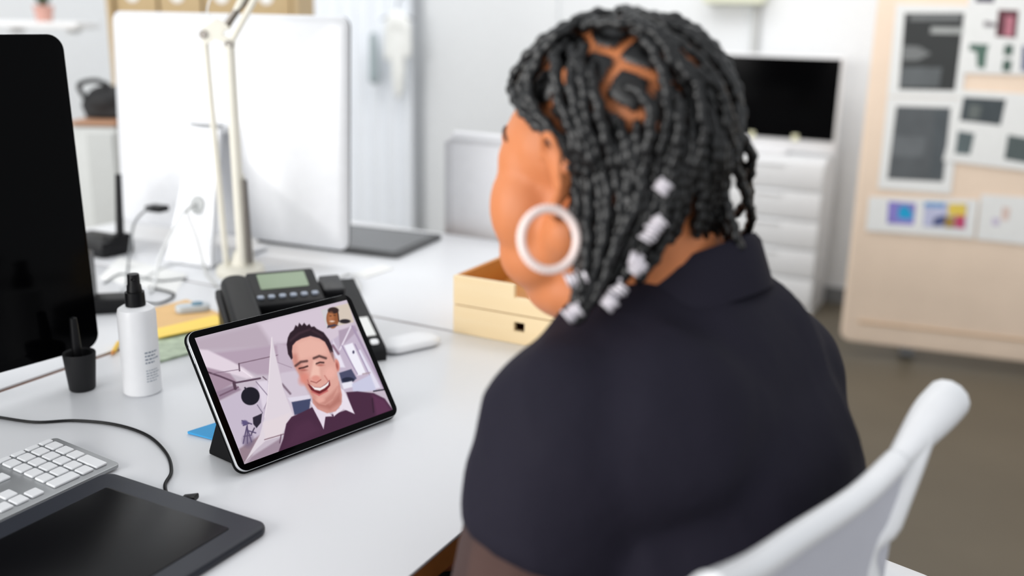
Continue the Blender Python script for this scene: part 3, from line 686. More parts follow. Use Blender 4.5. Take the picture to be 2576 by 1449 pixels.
def oval(cx, cy, rx, ry, c, soft=3.0, rot=0, op=1.0):
    dx, dy = X-cx, Y-cy; u = dx*math.cos(rot)+dy*math.sin(rot); v = -dx*math.sin(rot)+dy*math.cos(rot)
    r = np.hypot(u/rx, v/ry); blend(np.clip((1-r)*min(rx, ry)/(2*soft) + .5, 0, 1) * op, c)
# studio behind the man
poly([(130,390),(700,250),(700,460),(170,480)], (186,170,184), 30); poly([(600,270),(1250,110),(1290,280),(1150,430),(700,420)], (212,198,212), 20)
poly([(160,500),(460,470),(830,420),(830,650),(600,650),(480,600)], (180,160,178), 12)
poly([(160,460),(240,468),(400,545),(500,600),(580,668),(520,676),(400,640),(190,580)], (226,212,224), 8)
poly([(190,585),(400,640),(450,700),(300,780),(240,700)], (166,142,160), 8); poly([(240,700),(300,770),(440,720),(480,760),(300,850)], (150,128,148), 8)
line([(215,620),(330,660),(440,705)], 13, (92,68,86)); line([(440,708),(620,676)], 13, (88,66,84)); line([(465,568),(815,492)], 6, (112,88,104)); line([(465,568),(470,620)], 10, (96,76,92))
line([(270,640),(470,610)], 5, (130,108,126)); line([(330,800),(460,740)], 12, (118,92,112)); line([(430,710),(440,750)], 22, (84,62,78)); line([(640,665),(680,700)], 8, (110,90,106)); line([(480,610),(560,668)], 8, (240,228,238))
poly([(300,860),(480,770),(690,690),(690,1000),(560,1180),(470,1230)], (198,186,204), 10); poly([(600,700),(680,690),(670,860),(640,900)], (222,212,226), 8)
poly([(470,1190),(640,1080),(560,1240),(515,1290),(490,1300)], (150,128,140), 8)
line([(590,700),(700,830)], 6, (130,116,138)); line([(650,900),(690,800),(680,700)], 5, (150,136,154))
oval(550,806,67,66,(26,24,36)); line([(510,745),(520,755)], 12, (40,36,50)); line([(600,870),(640,930)], 6, (120,110,130))
poly([(568,962),(636,932),(628,1000),(596,1040),(572,1010)], (42,36,52)); line([(580,1040),(560,1080)], 10, (80,70,92))
for a, b in (((525,1030),(500,1150)), ((525,1030),(560,1140)), ((528,1020),(530,1150)), ((490,985),(560,1010)), ((500,1020),(540,1005)), ((540,1060),(590,1075)), ((505,1100),(560,1090))): line([a, b], 9, (84,72,106))
oval(510,1000,22,18,(92,82,124), 6); oval(535,1130,40,50,(110,96,124), 14, 0, .6)
# room to the right of the sail
poly([(740,560),(900,600),(1000,860),(860,960),(800,800)], (208,196,210), 10); poly([(740,420),(830,440),(880,620),(760,640)], (196,180,196), 8); line([(745,560),(850,600)], 5, (160,140,158)); line([(780,720),(840,790)], 14, (120,100,116), 6); poly([(820,820),(980,800),(990,830),(840,850)], (222,216,230), 5)
poly([(850,852),(990,828),(975,930),(872,946)], (66,72,104), 4)
poly([(1100,430),(1300,290),(1570,760),(1230,780),(1190,560)], (196,182,202), 8)
poly([(1190,330),(1310,292),(1330,330),(1200,460)], (176,158,178), 6); line([(1200,470),(1280,300)], 12, (226,216,230)); line([(1290,300),(1530,760)], 16, (168,150,176))
poly([(1150,400),(1190,480),(1240,600),(1200,600),(1150,470)], (232,226,240), 6); poly([(1230,440),(1292,420),(1395,650),(1330,660)], (240,238,248), 5); poly([(1330,480),(1350,470),(1500,750),(1460,760)], (226,222,238), 5); line([(1215,440),(1330,650)], 8, (162,146,176)); line([(1310,430),(1420,660)], 7, (150,134,166))
line([(1150,440),(1190,500)], 18, (140,110,130), 6); oval(1300,488,8,12,(70,66,96))
poly([(1196,640),(1285,612),(1325,682),(1290,706),(1218,716)], (74,76,104), 4); oval(1262,692,46,20,(36,40,62)); poly([(1215,716),(1290,700),(1310,740),(1230,760)], (232,230,242), 5)
poly([(1290,722),(1425,655),(1470,770),(1300,784)], (202,202,226), 6); line([(1450,776),(1530,764)], 10, (40,34,48)); line([(1370,650),(1420,640)], 10, (170,150,160), 5)
# the sail
poly([(703,370),(730,500),(790,760),(862,950),(800,1050),(770,1100),(660,1135),(600,1190),(512,1288),(560,1200),(620,1090),(655,960),(676,820),(688,560)], (222,212,221), 4)
line([(703,380),(690,560),(676,820),(655,960)], 6, (236,226,232)); poly([(640,1000),(840,930),(800,1050),(770,1100),(660,1120)], (226,214,220), 10)
line([(655,1125),(795,1085)], 7, (132,104,116)); poly([(560,1250),(780,1110),(770,1220),(520,1300)], (158,138,154), 8); line([(775,1090),(765,1150)], 8, (110,84,104))
# inset view
poly([(1063,180),(1262,128),(1302,268),(1105,314)], (212,198,184), 3); poly([(1063,180),(1120,166),(1150,300),(1105,314)], (206,204,210), 5); oval(1146,240,46,74,(146,88,54)); oval(1150,182,40,24,(52,36,34)); oval(1134,235,22,40,(176,112,74), 8); line([(1184,196),(1192,262)], 8, (60,40,36)); oval(1142,262,18,6,(226,200,186)); poly([(1106,312),(1110,292),(1160,282),(1190,292)], (70,60,74)); oval(1236,262,40,16,(40,34,40)); oval(1130,222,7,3,(60,34,24)); oval(1160,218,7,3,(60,34,24)); oval(1146,244,7,9,(170,104,68))
# the man
poly([(752,1228),(790,1120),(812,1010),(850,960),(930,925),(1000,890),(1100,960),(1290,900),(1248,782),(1330,776),(1450,790),(1530,830),(1600,925),(1580,960),(1300,1050),(1100,1120)], (72,40,64), 4)
poly([(1440,800),(1530,840),(1580,920),(1470,960)], (92,50,80), 14); poly([(800,1180),(880,1020),(980,980),(1060,1060),(900,1160)], (84,48,74), 25, .5); line([(1440,830),(1450,930)], 8, (48,26,44), 5)
poly([(985,848),(1010,905),(1060,1000),(1085,1052),(1098,960),(1150,958),(1120,930)], (228,216,230), 3); poly([(1200,745),(1232,770),(1270,850),(1312,942),(1230,905),(1176,945),(1160,960),(1150,930),(1200,900)], (232,222,234), 3)
poly([(1000,800),(1100,760),(1196,700),(1218,800),(1214,870),(1172,922),(1110,936),(1040,905),(1004,860)], (206,146,136), 4); poly([(1010,830),(1130,868),(1200,790),(1212,850),(1130,910),(1040,880)], (176,112,102), 14, .8)
oval(1178,585,21,48,(214,142,130), 4, -.15); oval(1180,590,9,26,(172,96,88), 4, -.15)
poly([(842,500),(848,430),(900,385),(980,368),(1070,390),(1130,440),(1158,520),(1176,620),(1194,700),(1186,776),(1150,840),(1098,876),(1050,866),(1005,820),(960,750),(915,670),(870,590)], (222,166,154), 5)
poly([(842,500),(870,590),(915,670),(960,750),(1005,820),(1040,850),(985,720),(930,600),(890,500)], (196,128,116), 16, .7); poly([(880,420),(980,380),(1080,410),(1110,500),(1000,520),(900,550)], (234,182,168), 18, .8)
oval(940,680,34,46,(222,138,124), 16, .5, .8); oval(1130,640,40,46,(236,178,166), 18, .5, .8); poly([(1010,545),(1045,560),(1060,680),(1000,690),(985,670)], (238,190,176), 10); oval(1026,680,34,22,(222,150,138), 8)
poly([(1140,790),(1186,740),(1160,830),(1098,876),(1050,866)], (188,124,114), 12, .7); line([(990,700),(1030,712),(1062,690)], 6, (150,78,72), 4); line([(965,690),(985,740)], 6, (180,104,96), 5); line([(1090,660),(1130,720)], 6, (190,116,108), 5)
line([(878,586),(915,558),(960,552)], 16, (92,62,60), 6); line([(1010,532),(1050,516),(1098,532)], 16, (86,58,56), 6); line([(905,606),(935,600),(964,590)], 12, (74,42,40), 4); line([(1030,572),(1055,562),(1082,564)], 12, (66,40,40), 4); oval(935,618,26,8,(180,110,100), 5); oval(1058,582,26,8,(186,118,108), 5)
poly([(966,718),(1010,742),(1060,746),(1100,720),(1126,692),(1132,732),(1098,776),(1060,796),(1020,788),(990,762)], (112,34,40), 3); poly([(985,726),(1015,744),(1060,748),(1100,724),(1122,700),(1118,728),(1090,752),(1056,770),(1018,762)], (244,236,236), 3); line([(1000,776),(1050,802),(1110,770)], 12, (196,104,102), 4); oval(1060,838,30,16,(230,170,158), 8)
poly([(846,540),(822,500),(812,430),(820,380),(836,345),(862,322),(876,288),(892,300),(902,272),(922,292),(938,272),(958,294),(976,280),(990,302),(1012,298),(1030,316),(1080,342),(1120,395),(1144,450),(1152,486),(1130,492),(1112,452),(1090,412),(1050,386),(985,368),(920,386),(880,408),(854,438),(850,480),(856,530)], (44,28,38), 4)
line([(840,400),(900,350),(980,320)], 14, (64,44,54), 8); line([(1000,330),(1070,370)], 12, (62,42,52), 8); poly([(1120,470),(1152,486),(1160,560),(1140,520)], (120,88,90), 6, .7)
fs = []; me = bpy.data.meshes.new('screen_picture')
idx = np.arange(NX*NY).reshape(NY, NX); fs = np.stack([idx[:-1, :-1], idx[:-1, 1:], idx[1:, 1:], idx[1:, :-1]], -1).reshape(-1, 4)
me.from_pydata(np.stack([gx.ravel(), gy.ravel(), np.full(gx.size, .0003)], 1).tolist(), [], fs.tolist()); me.update()
ca = me.color_attributes.new('picture', 'FLOAT_COLOR', 'POINT'); ca.data.foreach_set('color', np.concatenate([lin(np.clip(img, 0, 255)), np.ones((X.size, 1))], 1).astype(np.float32).ravel())
ms = bpy.data.materials.new('lit_screen'); ms.use_nodes = True; b = ms.node_tree.nodes['Principled BSDF']; an = ms.node_tree.nodes.new('ShaderNodeVertexColor'); an.layer_name = 'picture'
b.inputs['Base Color'].default_value = (.004, .004, .004, 1); b.inputs['Roughness'].default_value = .15; b.inputs['Specular IOR Level'].default_value = .06
ms.node_tree.links.new(an.outputs['Color'], b.inputs['Emission Color']); b.inputs['Emission Strength'].default_value = 1.0
me.materials.append(ms); so = link('screen_picture', me, t); so['label'] = 'lit screen with a dark-haired laughing man and a small inset view'

# ------------------------------------------------------------------ spray bottle, pen holder
bp = desk(360, 984); bp.z = DZ
t = thing('spray_bottle', 'white spray bottle with black pump standing left of the tablet', 'bottle', Matrix.Translation(bp))
part('bottle_body', MB().lathe([(.001, 0), (.024, 0), (.0262, .002), (.0262, .118), (.0245, .125), (.019, .1285), (.012, .129), (.012, .131), (.001, .131)], 40), M_white, t)
part('collar', MB().lathe([(.001, .129), (.0135, .129), (.0138, .131), (.0132, .149), (.001, .150)], 28), M_black, t)
part('pump', MB().lathe([(.001, .1495), (.0105, .1495), (.0098, .158), (.0085, .160), (.0082, .173), (.0075, .1745), (.001, .1745)], 24).cap((0, -.006, .168), (.004, -.010, .168), .0022, .0018), M_black, t)
tx = MB()
for r, (z, L) in enumerate([(.064, .020), (.059, .016), (.054, .022), (.049, .014), (.038, .019), (.034, .022), (.030, .018), (.026, .021), (.022, .015)]):
    wdt = .0011 if r < 4 else .0006; a0 = -.95; aa = 0
    rs2 = random.Random(r)
    while aa < L:
        wl = rs2.uniform(.002, .0045); x0, x1 = a0 + aa/.0263, a0 + min(L, aa + wl)/.0263
        pa = [(.02635*math.cos(x0 + (x1-x0)*k/3), .02635*math.sin(x0 + (x1-x0)*k/3)) for k in range(4)]
        tx.add([(*p, z) for p in pa] + [(*p, z + wdt*2) for p in pa], [(k, k+1, k+5, k+4) for k in range(3)]); aa += wl + .0012
o = part('label_text', tx, mat('grey_print', (130, 140, 155), .7), t, 'tiny grey printed text'); o['kind'] = 'stuff'
hp = desk(208, 978); hp.z = DZ
tag(part('pen_holder', MB().lathe([(.001, 0), (.0165, 0), (.018, .002), (.0225, .054), (.0218, .056), (.0185, .054), (.0165, .012), (.001, .012)], 36, Matrix.Translation(hp)), M_rubber), 'black tapered pen holder under the corner of the black monitor', 'holder')
t = thing('stylus_pen', 'black pen standing upright in the tapered holder', 'pen', Matrix.Translation(hp + Vector((-.004, .004, .0135))))
part('barrel', MB().lathe([(.001, 0), (.003, .004), (.0062, .02), (.0068, .05), (.0058, .078), (.005, .093), (.001, .095)], 20, Matrix.Rotation(.03, 4, 'X')), M_black, t)
part('side_switch', MB().prism(rrect(.004, .022, .0018, 4, 0, .05), .0055, .0072, .0004, UPR), M_rubber, t)

# ------------------------------------------------------------------ keyboard
KY = math.radians(62.0); K2 = Vector((-.464, 1.087, DZ)); kx = Vector((math.cos(KY), math.sin(KY), 0))
KW, KD = .430, .1145
Mk = frame(K2 - kx*KW, KY)                    # origin at the front left corner; x across, y to the back
t = thing('keyboard', 'white-keyed aluminium keyboard with number pad at the lower left', 'keyboard', Mk)
KT = Matrix.Translation((0, 0, .0055)) @ Matrix.Rotation(math.radians(4.2), 4, 'X')
part('deck', MB().prism(rrect(KW, KD, .006, 5, KW/2, KD/2), -.003, .0012, .0006, KT), mat('keyboard_aluminium', (168, 170, 172), .4, metal=.5), t)
part('rear_foot', MB().cap((.05, KD-.012, .008), (KW-.05, KD-.012, .008), .0062, .0062), M_white, t)
M_key = mat('white_key', (236, 237, 239), .45)
pit = .019; keys = []
def key(cx, cy, wd=1.0, hg=1.0): keys.append((cx, cy, wd*pit - .0032, hg*pit - .0032))
x1 = KW - .0085; npx = x1 - 4*pit; nav = npx - .0095 - 3*pit; mx0 = .0085; yb = .0085 + pit/2
for r in range(5):
    y = yb + r*pit
    if r == 0: key(npx + pit, y, 2); key(npx + 2.5*pit, y)
    elif r == 1: [key(npx + (k+.5)*pit, y) for k in range(3)]
    else: [key(npx + (k+.5)*pit, y) for k in range(4)]
key(npx + 3.5*pit, yb + .5*pit, 1, 2)
for k in range(4): key(npx + (k+.5)*pit, yb + 4.78*pit, 1, .58)
for k in range(3): key(nav + (k+.5)*pit, yb); key(nav + (k+.5)*pit, yb + 3*pit); key(nav + (k+.5)*pit, yb + 4*pit); key(nav + (k+.5)*pit, yb + 4.78*pit, 1, .58)
key(nav + 1.5*pit, yb + pit)
mw = nav - .0095 - mx0
for r, ws in enumerate([[1.3,1.1,1.3,6.2,1.3,1.1,1.3], [2.3]+[1]*10+[2.3], [1.75]+[1]*11+[1.8], [1.5]+[1]*12+[1.1], [1]*13+[1.6], [1.05]*14]):
    u_ = mw / (sum(ws)); x = mx0
    for ww in ws: keys.append((x + ww*u_/2, yb + (r if r < 5 else 4.78)*pit, ww*u_ - .0032, (1 if r < 5 else .58)*pit - .0032)); x += ww*u_
kc = {}
for cx, cy, wd, hg in keys:
    kk = (round(wd, 4), round(hg, 4))
    if kk not in kc: kc[kk] = MB().prism(rrect(wd, hg, .002, 3), 0, .0028, .0007, None, 1).mesh('key', M_key)
    link('key', kc[kk], t, KT @ Matrix.Translation((cx, cy, .0012)))

# ------------------------------------------------------------------ graphics tablet
gc = N * ((-.913 - .665)/2) + U * ((.718 + .338)/2)
t = thing('graphics_tablet', 'large dark grey graphics tablet lying in front of the keyboard', 'graphics tablet', axes(Vector((gc.x, gc.y, DZ)), U, -N, Z))
part('body', MB().prism(rrect(.38, .248, .016, 8), 0, .0095, .0035, None, 4), mat('charcoal_plastic', (38, 41, 50), .45, spec=.35), t)
part('drawing_surface', MB().prism(rrect(.25, .185, .003, 3, .035, -.002), .0092, .0101, .0003), mat('black_drawing_surface', (8, 8, 11), .32, spec=.13), t, 'black drawing surface')
for k in range(6): part('express_key', MB().prism(rrect(.016, .018, .002, 3, -.14, -.075 + .027*k + (.012 if k > 2 else 0)), .009, .0105, .0005), M_black, t)
part('touch_ring', MB().lathe([(.012, .009), (.020, .009), (.021, .0105), (.011, .0105)], 28, Matrix.Translation((-.14, .0055, 0)) @ Matrix.Scale(.5, 4, (1, 0, 0)) @ Matrix.Scale(.5, 4, (0, 1, 0))), M_black, t)
tc_ = thing('usb_cable', 'thin black cable running along the desk to the graphics tablet', 'cable', Matrix.Translation((0, 0, DZ)))
cp = [desk(x, y, .0023) - Vector((0, 0, DZ)) for x, y in ((-160,1010),(-60,1040),(0,1050),(90,1062),(190,1058),(290,1068),(370,1095),(418,1140),(431,1185),(415,1220),(425,1248),(452,1256))]
part('wire', MB().tube(smooth_path(cp, 8), .0021, 8), M_black, tc_)
pe = desk(478, 1256, .006) + U*.004 - Vector((0, 0, DZ)); pd = (pe - cp[-1]).normalized()
part('plug', MB().tube([cp[-1], cp[-1] + pd*.006], .0030, 8).box((0, 0, 0), (.018, .010, .008), .002, axes(pe - pd*.004, pd, Z.cross(pd).normalized(), Z)), M_black, tc_)

# ------------------------------------------------------------------ small things on the desks
nb = [desk(472, 1091, .0006), desk(545, 1064, .0006), desk(600, 1085, .0006), desk(556, 1112, .0006)]
vs = nb + [p + Z*.0012 for p in nb]; vs[4] += Z*.002
tag(part('sticky_note', MB().add(vs, [(0,1,2,3), (4,7,6,5), (0,4,5,1), (1,5,6,2), (2,6,7,3), (3,7,4,0)]), mat('blue_note_paper', (60, 165, 225), .7)), 'bright blue paper note lying behind the tablet stand', 'note')
mc = desk(1030, 880); mc = Vector((-.168, 1.553, DZ))
t = thing('computer_mouse', 'white computer mouse lying to the right of the phone', 'mouse', frame(mc, math.radians(38)))
ms_ = MB(); vs = []; fs = []; O2 = rrect(.112, .057, .027, 8); n = len(O2)
for s_, z in ((.93, .003), (.98, .005), (1, .0075), (.97, .0105), (.88, .0135), (.7, .016), (.4, .0178), (.1, .018)): vs += [(x*s_, y*s_, z) for x, y in O2]
for l in range(7):
    for k in range(n): k2 = (k+1) % n; fs.append((l*n+k, l*n+k2, (l+1)*n+k2, (l+1)*n+k))
fs += [tuple(range(n))[::-1], tuple(range(7*n, 8*n))]
part('shell', ms_.add(vs, fs), M_white, t, angle=60)
part('base', MB().prism(rrect(.098, .05, .022, 8), 0, .004), M_grey, t)
# wooden drawer box
bo = Vector((-.1, 1.637, DZ)); BW, BD, BH = .215, .30, .101
M_bw = wood('pale_birch_wood', (252, 230, 190), (246, 216, 166), (2, 30, 60), .5); M_bi = wood('golden_wood_shaded', (206, 136, 52), (190, 118, 40), (2, 30, 60), .55)  # inner wood coloured darker and more orange for the shade inside the box
t = thing('wooden_box', 'pale wooden two-tier box with square finger hole, on the end of the desk', 'box', axes(bo, N, U, Z))
th = .009
for z0, z1, nm in ((0.0, .0495, 'lower_drawer'), (.0515, BH, 'upper_tray')):
    fr_ = MB()
    if nm == 'lower_drawer':
        hx, hz, hw, hh_ = .128, .030, .020, .016
        fr_.box((hx/2 - hw/4, th/2, (z0+z1)/2), (hx - hw/2, th, z1-z0)).box(((hx + hw/2 + BW)/2, th/2, (z0+z1)/2), (BW - hx - hw/2, th, z1-z0))
        fr_.box((hx, th/2, (z0 + hz - hh_/2)/2), (hw, th, hz - hh_/2 - z0)).box((hx, th/2, (z1 + hz + hh_/2)/2), (hw, th, z1 - hz - hh_/2))
    else:
        hx, hw = .132, .03
        fr_.box((hx/2 - hw/4, th/2, (z0+z1)/2), (hx - hw/2, th, z1-z0)).box(((hx + hw/2 + BW)/2, th/2, (z0+z1)/2), (BW - hx - hw/2, th, z1-z0)).box((hx, th/2, (z0 + z1 - .022)/2), (hw, th, z1 - z0 - .022))
    f_ = part('front_board', fr_, M_bw, t)
    part('side_board', MB().box((th/2, BD/2 + .004, (z0+z1)/2), (th, BD - th - .002, z1-z0), .0008), M_bi if z0 else M_bw, t)
    part('side_board', MB().box((BW - th/2, BD/2 + .004, (z0+z1)/2), (th, BD - th - .002, z1-z0), .0008), M_bi if z0 else M_bw, t)
    part('back_board', MB().box((BW/2, BD - th/2, (z0+z1)/2), (BW - 2*th - .001, th, z1-z0), .0008), M_bi, t)
    part('bottom_board', MB().box((BW/2, BD/2, z0 + .003), (BW - 2*th - .001, BD - 2*th - .001, .005)), M_bi, t)
# dark tablet lying before the white monitor
pa, pb, pcn = desk(720, 618), desk(1000, 652), desk(1145, 612)
cx_ = (pa + pcn)/2; uu = (pb - pa).normalized(); vv = Z.cross(uu)
t = thing('graphics_tablet', 'flat black graphics tablet partly behind the white monitor', 'graphics tablet', axes(pb - uu*.19 + vv*.115, uu, vv, Z))
part('body', MB().prism(rrect(.38, .23, .012, 6), 0, .011, .003), mat('dark_grey_shell', (66, 67, 69), .45), t)
part('drawing_surface', MB().prism(rrect(.30, .19, .003, 3, .02, 0), .0107, .0114), mat('grey_drawing_surface', (92, 93, 95), .35), t)
# black router with aerial
rp = desk(262, 640) + U * .01
t = thing('router', 'black router with upright aerial between the two monitors', 'router', frame(Vector((rp.x, rp.y, DZ + .0008)), -.489))
part('casing', MB().prism(rrect(.14, .09, .012, 5, -.03, 0), 0, .035, .006), M_black, t)
part('aerial', MB().tube([(.02, .02, .03), (.02, .03, .175)], [.009, .007], 12), M_black, t)
part('aerial_base', MB().box((.022, .01, .02), (.03, .05, .05), .004), M_black, t)
hd_ = desk(246, 788)
t = thing('hard_drive', 'upright black box behind the spray bottle', 'hard drive', frame(Vector((hd_.x - .035, hd_.y + .03, DZ)), .3))
part('casing', MB().box((0, 0, .052), (.035, .1, .094), .004), M_black, t)
part('foot', MB().box((0, 0, .0025), (.05, .08, .005), .001), M_rubber, t)
hd2 = desk(282, 788)
t = thing('power_adapter', 'low black adapter block behind the spray bottle', 'adapter', frame(Vector((hd2.x + .005, hd2.y + .02, DZ)), .25))
part('casing', MB().box((0, 0, .014), (.085, .05, .028), .005), M_black, t)
part('lead', MB().tube(smooth_path([(.04, 0, .012), (.07, .02, .004), (.09, .08, .003), (.04, .14, .003)], 6), .0022, 6), M_black, t)
def sheet(name, label, cat, pix, z0, h, m, group=None):
    P = [desk(x, y, z0) for x, y in pix]; n = len(P)
    return tag(part(name, MB().add(P + [p + Z*h for p in P], [tuple(range(n))[::-1], tuple(range(n, 2*n))] + [(k, (k+1) % n, n + (k+1) % n, n+k) for k in range(n)]), m), label, cat, group)
sheet('notebook', 'tan notebook lying behind the yellow folder', 'notebook', [(392,842),(382,786),(470,762),(560,800)], .0003, .007, mat('tan_cover', (224, 182, 122), .6))
sheet('folder', 'yellow folder edge between the bottle and the phone', 'folder', [(398,852),(392,830),(540,795),(585,812)], .0076, .002, mat('yellow_card', (250, 214, 96), .6))
M_gp = mat('green_print_paper', (176, 190, 166), .6, var=.55, scale=60)
sheet('magazine', 'green patterned magazine behind the bottle', 'magazine', [(395,915),(388,858),(462,838),(520,880)], .0003, .004, M_gp)
sheet('paper_sheet', 'loose white sheet under the white monitor cables', 'paper', [(250,700),(300,648),(470,690),(440,742)], .0003, .001, M_paper)
sheet('paper_sheet', 'pale folded sheet beside the phone, near the end desk', 'paper', [(890,690),(960,668),(990,676),(920,700)], .0003, .002, M_paper)
pn = desk(292, 868, .004); pn2 = desk(268, 896, .004)
t = thing('pencil', 'yellow pencil lying left of the spray bottle', 'pencil', Matrix.Translation((0, 0, 0)))
part('shaft', MB().tube([desk(298, 862, .004), desk(285, 886, .004)], .0036, 6), mat('yellow_pencil_paint', (236, 190, 40), .4), t)
part('tip', MB().tube([desk(285, 886, .004), desk(281, 893, .004)], [.0034, .0006], 6), M_bi, t)
td = desk(482, 796)
t = thing('tape_dispenser', 'clear tape dispenser with blue hub on the tan notebook', 'tape dispenser', frame(Vector((td.x, td.y + .01, DZ + .0075)), .4))
part('shell', MB().prism(rrect(.06, .03, .012, 5), 0, .012, .003), mat('frosted_plastic', (214, 222, 228), .3, trans=.3), t)
part('hub', MB().lathe([(.004, .011), (.010, .011), (.010, .0145), (.004, .0145)], 20, Matrix.Translation((.008, 0, 0))), mat('slate_blue', (90, 130, 150), .5), t)
for k, pts in enumerate([[(262,712),(300,690),(340,694),(400,706),(470,700)], [(300,730),(360,700),(420,668),(500,655),(520,680)]]):
    cable('data_cable', ['grey cable looping on the desk behind the bottle pump', 'white cable looped below the white monitor stand'][k], [desk(x, y, .003) for x, y in pts], .0022, [mat('mid_grey_cable', (120, 122, 124), .5), M_cable_w][k])
cable('phone_cord', 'thin pale cord curling beside the right end of the phone', [desk(x, y, .003) for x, y in ((842,706),(880,690),(905,715),(900,745),(880,740))], .0022, mat('pale_grey_cable', (196, 196, 194), .5))

# ------------------------------------------------------------------ computer on a drawer cabinet by the back wall
cr = floor_at(2040, 795); ctop = .692
t = thing('drawer_cabinet', 'white drawer cabinet against the back wall under the dark screen', 'cabinet', axes(Vector((cr.x, cr.y, 0)), N, U, Z))
CW, CD = .46, .25
part('body', MB().box((-CW/2, CD/2, ctop/2), (CW, CD, ctop - .002), .004), M_steel, t)
for k in range(5):
    z = .04 + k*.128
    dr = part('drawer', MB().box((-CW/2, -.009, z + .062), (CW - .012, .016, .120), .003), M_steel, t)
    part('handle', MB().box((-CW/2, -.019, z + .108), (.12, .008, .010), .002), M_steel, dr)
tI_ = MB().prism(rrect(.62, .46, .01), 0, .02, .004)
mt = deep(2118, 143, 4.25); mbm = deep(2114, 398, 4.25); hgt = mt.z - mbm.z
Mt = axes(Vector((mt.x, mt.y, ctop + .001)), N, U, Z); W_ = .60
t = thing('computer_monitor', 'white-framed all-in-one screen, dark, standing on the drawer cabinet by the back wall', 'monitor', Mt)
part('frame', MB().prism(rrect(W_, hgt - .012, .012, 5, -W_/2 + .014, (hgt - .012)/2 + .012), -.03, .0, .006, UPR), M_white, t)
part('screen_glass', MB().prism(rrect(W_ - .020, hgt - .079, .002, 2, -W_/2 + .010, (hgt - .079)/2 + .068), -.001, .003, 0, UPR), M_glass, t)
part('foot', MB().box((-W_/2, .04, .006), (.22, .18, .012), .003).box((-W_/2, .05, .06), (.12, .012, .12), .003), M_white, t)
for k in range(2): tag(part('sticky_note', MB().box((-.16 - .19*k, -.0045, .075), (.026, .002, .026), 0, Mt), mat('pale_yellow_note', (244, 242, 206), .7)), ['pale yellow note stuck to the right of the white chin below the dark screen', 'pale yellow note stuck to the left of the white chin below the dark screen'][k], 'note', None)
# box and conduit on the back wall
def wallpt(px, py): return on_plane(px, py, U * WU, U)
p = wallpt(1930, 12); q_ = wallpt(1782, 8)
t = thing('wall_box', 'pale yellowish junction box high on the back wall', 'junction box', axes(p, N, U, Z))
part('casing', MB().box((-(p-q_).length/2, -.045, .16), ((p-q_).length, .088, .32), .012), mat('ivory_plastic', (234, 236, 214), .5), t)
part('cover_screw', MB().lathe([(.001, .0), (.008, 0), (.008, .003), (.001, .003)], 12, Matrix.Translation((-.05, -.089, .26)) @ UPR), M_grey, t)
c1, c2 = wallpt(1908, 16), wallpt(1908, 420)
tag(part('wall_conduit', MB().tube([(c1.x - U.x*.018, c1.y - U.y*.018, c1.z + .01), (c1.x - U.x*.018, c1.y - U.y*.018, .1)], .018, 12), mat('grey_conduit', (196, 197, 196), .6)), 'grey conduit dropping from the junction box down the back wall', 'conduit')
# white jacket-like cloth bag and hooks on the curtain rail: pale hanging garments
def wallobj(px, py, off): return on_plane(px, py, U * (WU - off), U)
t0 = wallobj(1000, 40, .2)
t = thing('hanging_shirt', 'cream shirt hanging on a hook before the white curtain', 'shirt', Matrix.Translation(t0))
hg_ = MB()
for k, (dx, z, wd, dp) in enumerate([(0, 0, 0, 0)]): hg_.ell((0, 0, -.20), (.045, .025, .24)).ell((0, 0, -.03), (.075, .028, .06)).cap((-.06, 0, -.05), (-.075, 0, -.22), .022, .016).cap((.06, 0, -.05), (.07, 0, -.20), .022, .016)
hg_.v = [tuple(axes(Vector((0,0,0)), N, U, Z) @ Vector(v)) for v in hg_.v]
voxel(hg_, .012, mat('cream_cloth', (242, 243, 240), .85), 'cloth', t, 6)
part('hanger', MB().tube([N*-.1 - Z*.02, Z*.02, N*.1 - Z*.02], .006, 6).tube(smooth_path([Z*.02, Z*.06, Z*.09 + N*.02, Z*.10 + U*.06], 4), .005, 6), M_grey, t)
g1 = wallobj(940, 140, .2)
tag(part('grey_tool', MB().cap(g1 + Z*.10, g1 - Z*.12, .020, .028), mat('grey_green_tool', (160, 172, 176), .6)), 'grey brush-like tool hanging left of the cream shirt', 'tool')
# ------------------------------------------------------------------ pinboard
Pb0, Pb1 = floor_at(2112, 856, .06), floor_at(2576, 912, .06)
xb = (Pb1 - Pb0); xb.z = 0; xb.normalize(); nb_ = Vector((xb.y, -xb.x, 0))      # nb_ faces the camera
BWd, BHt = 1.35, 1.75
t = thing('pinboard', 'tall beige fabric pinboard standing at the right', 'pinboard', axes(Vector((Pb0.x, Pb0.y, 0)), xb, -nb_, Z))
part('panel', MB().prism(rrect(BWd, BHt, .04, 8, BWd/2, BHt/2 + .06), -.001, .028, .008, Matrix.Translation((0, .03, 0)) @ UPR), mat('beige_felt', (246, 223, 201), .9, var=.08, scale=6, bump=.15, bscale=250, sheen=.1), t, 'beige felt panel', 40)
part('seam', MB().tube([(.06, -.001, .145), (BWd - .06, -.001, .145)], .003, 6), mat('tan_stitching', (198, 164, 124), .9), t)
for x in (.25, BWd - .25): part('foot', MB().box((x, .22, .0225), (.05, .30, .035), .006).box((x, .085, .10), (.04, .03, .16), .003), M_grey, t)
def bpt(px, py, off=0.0): return on_plane(px, py, Vector((Pb0.x, Pb0.y, 0)) + nb_ * off, nb_)
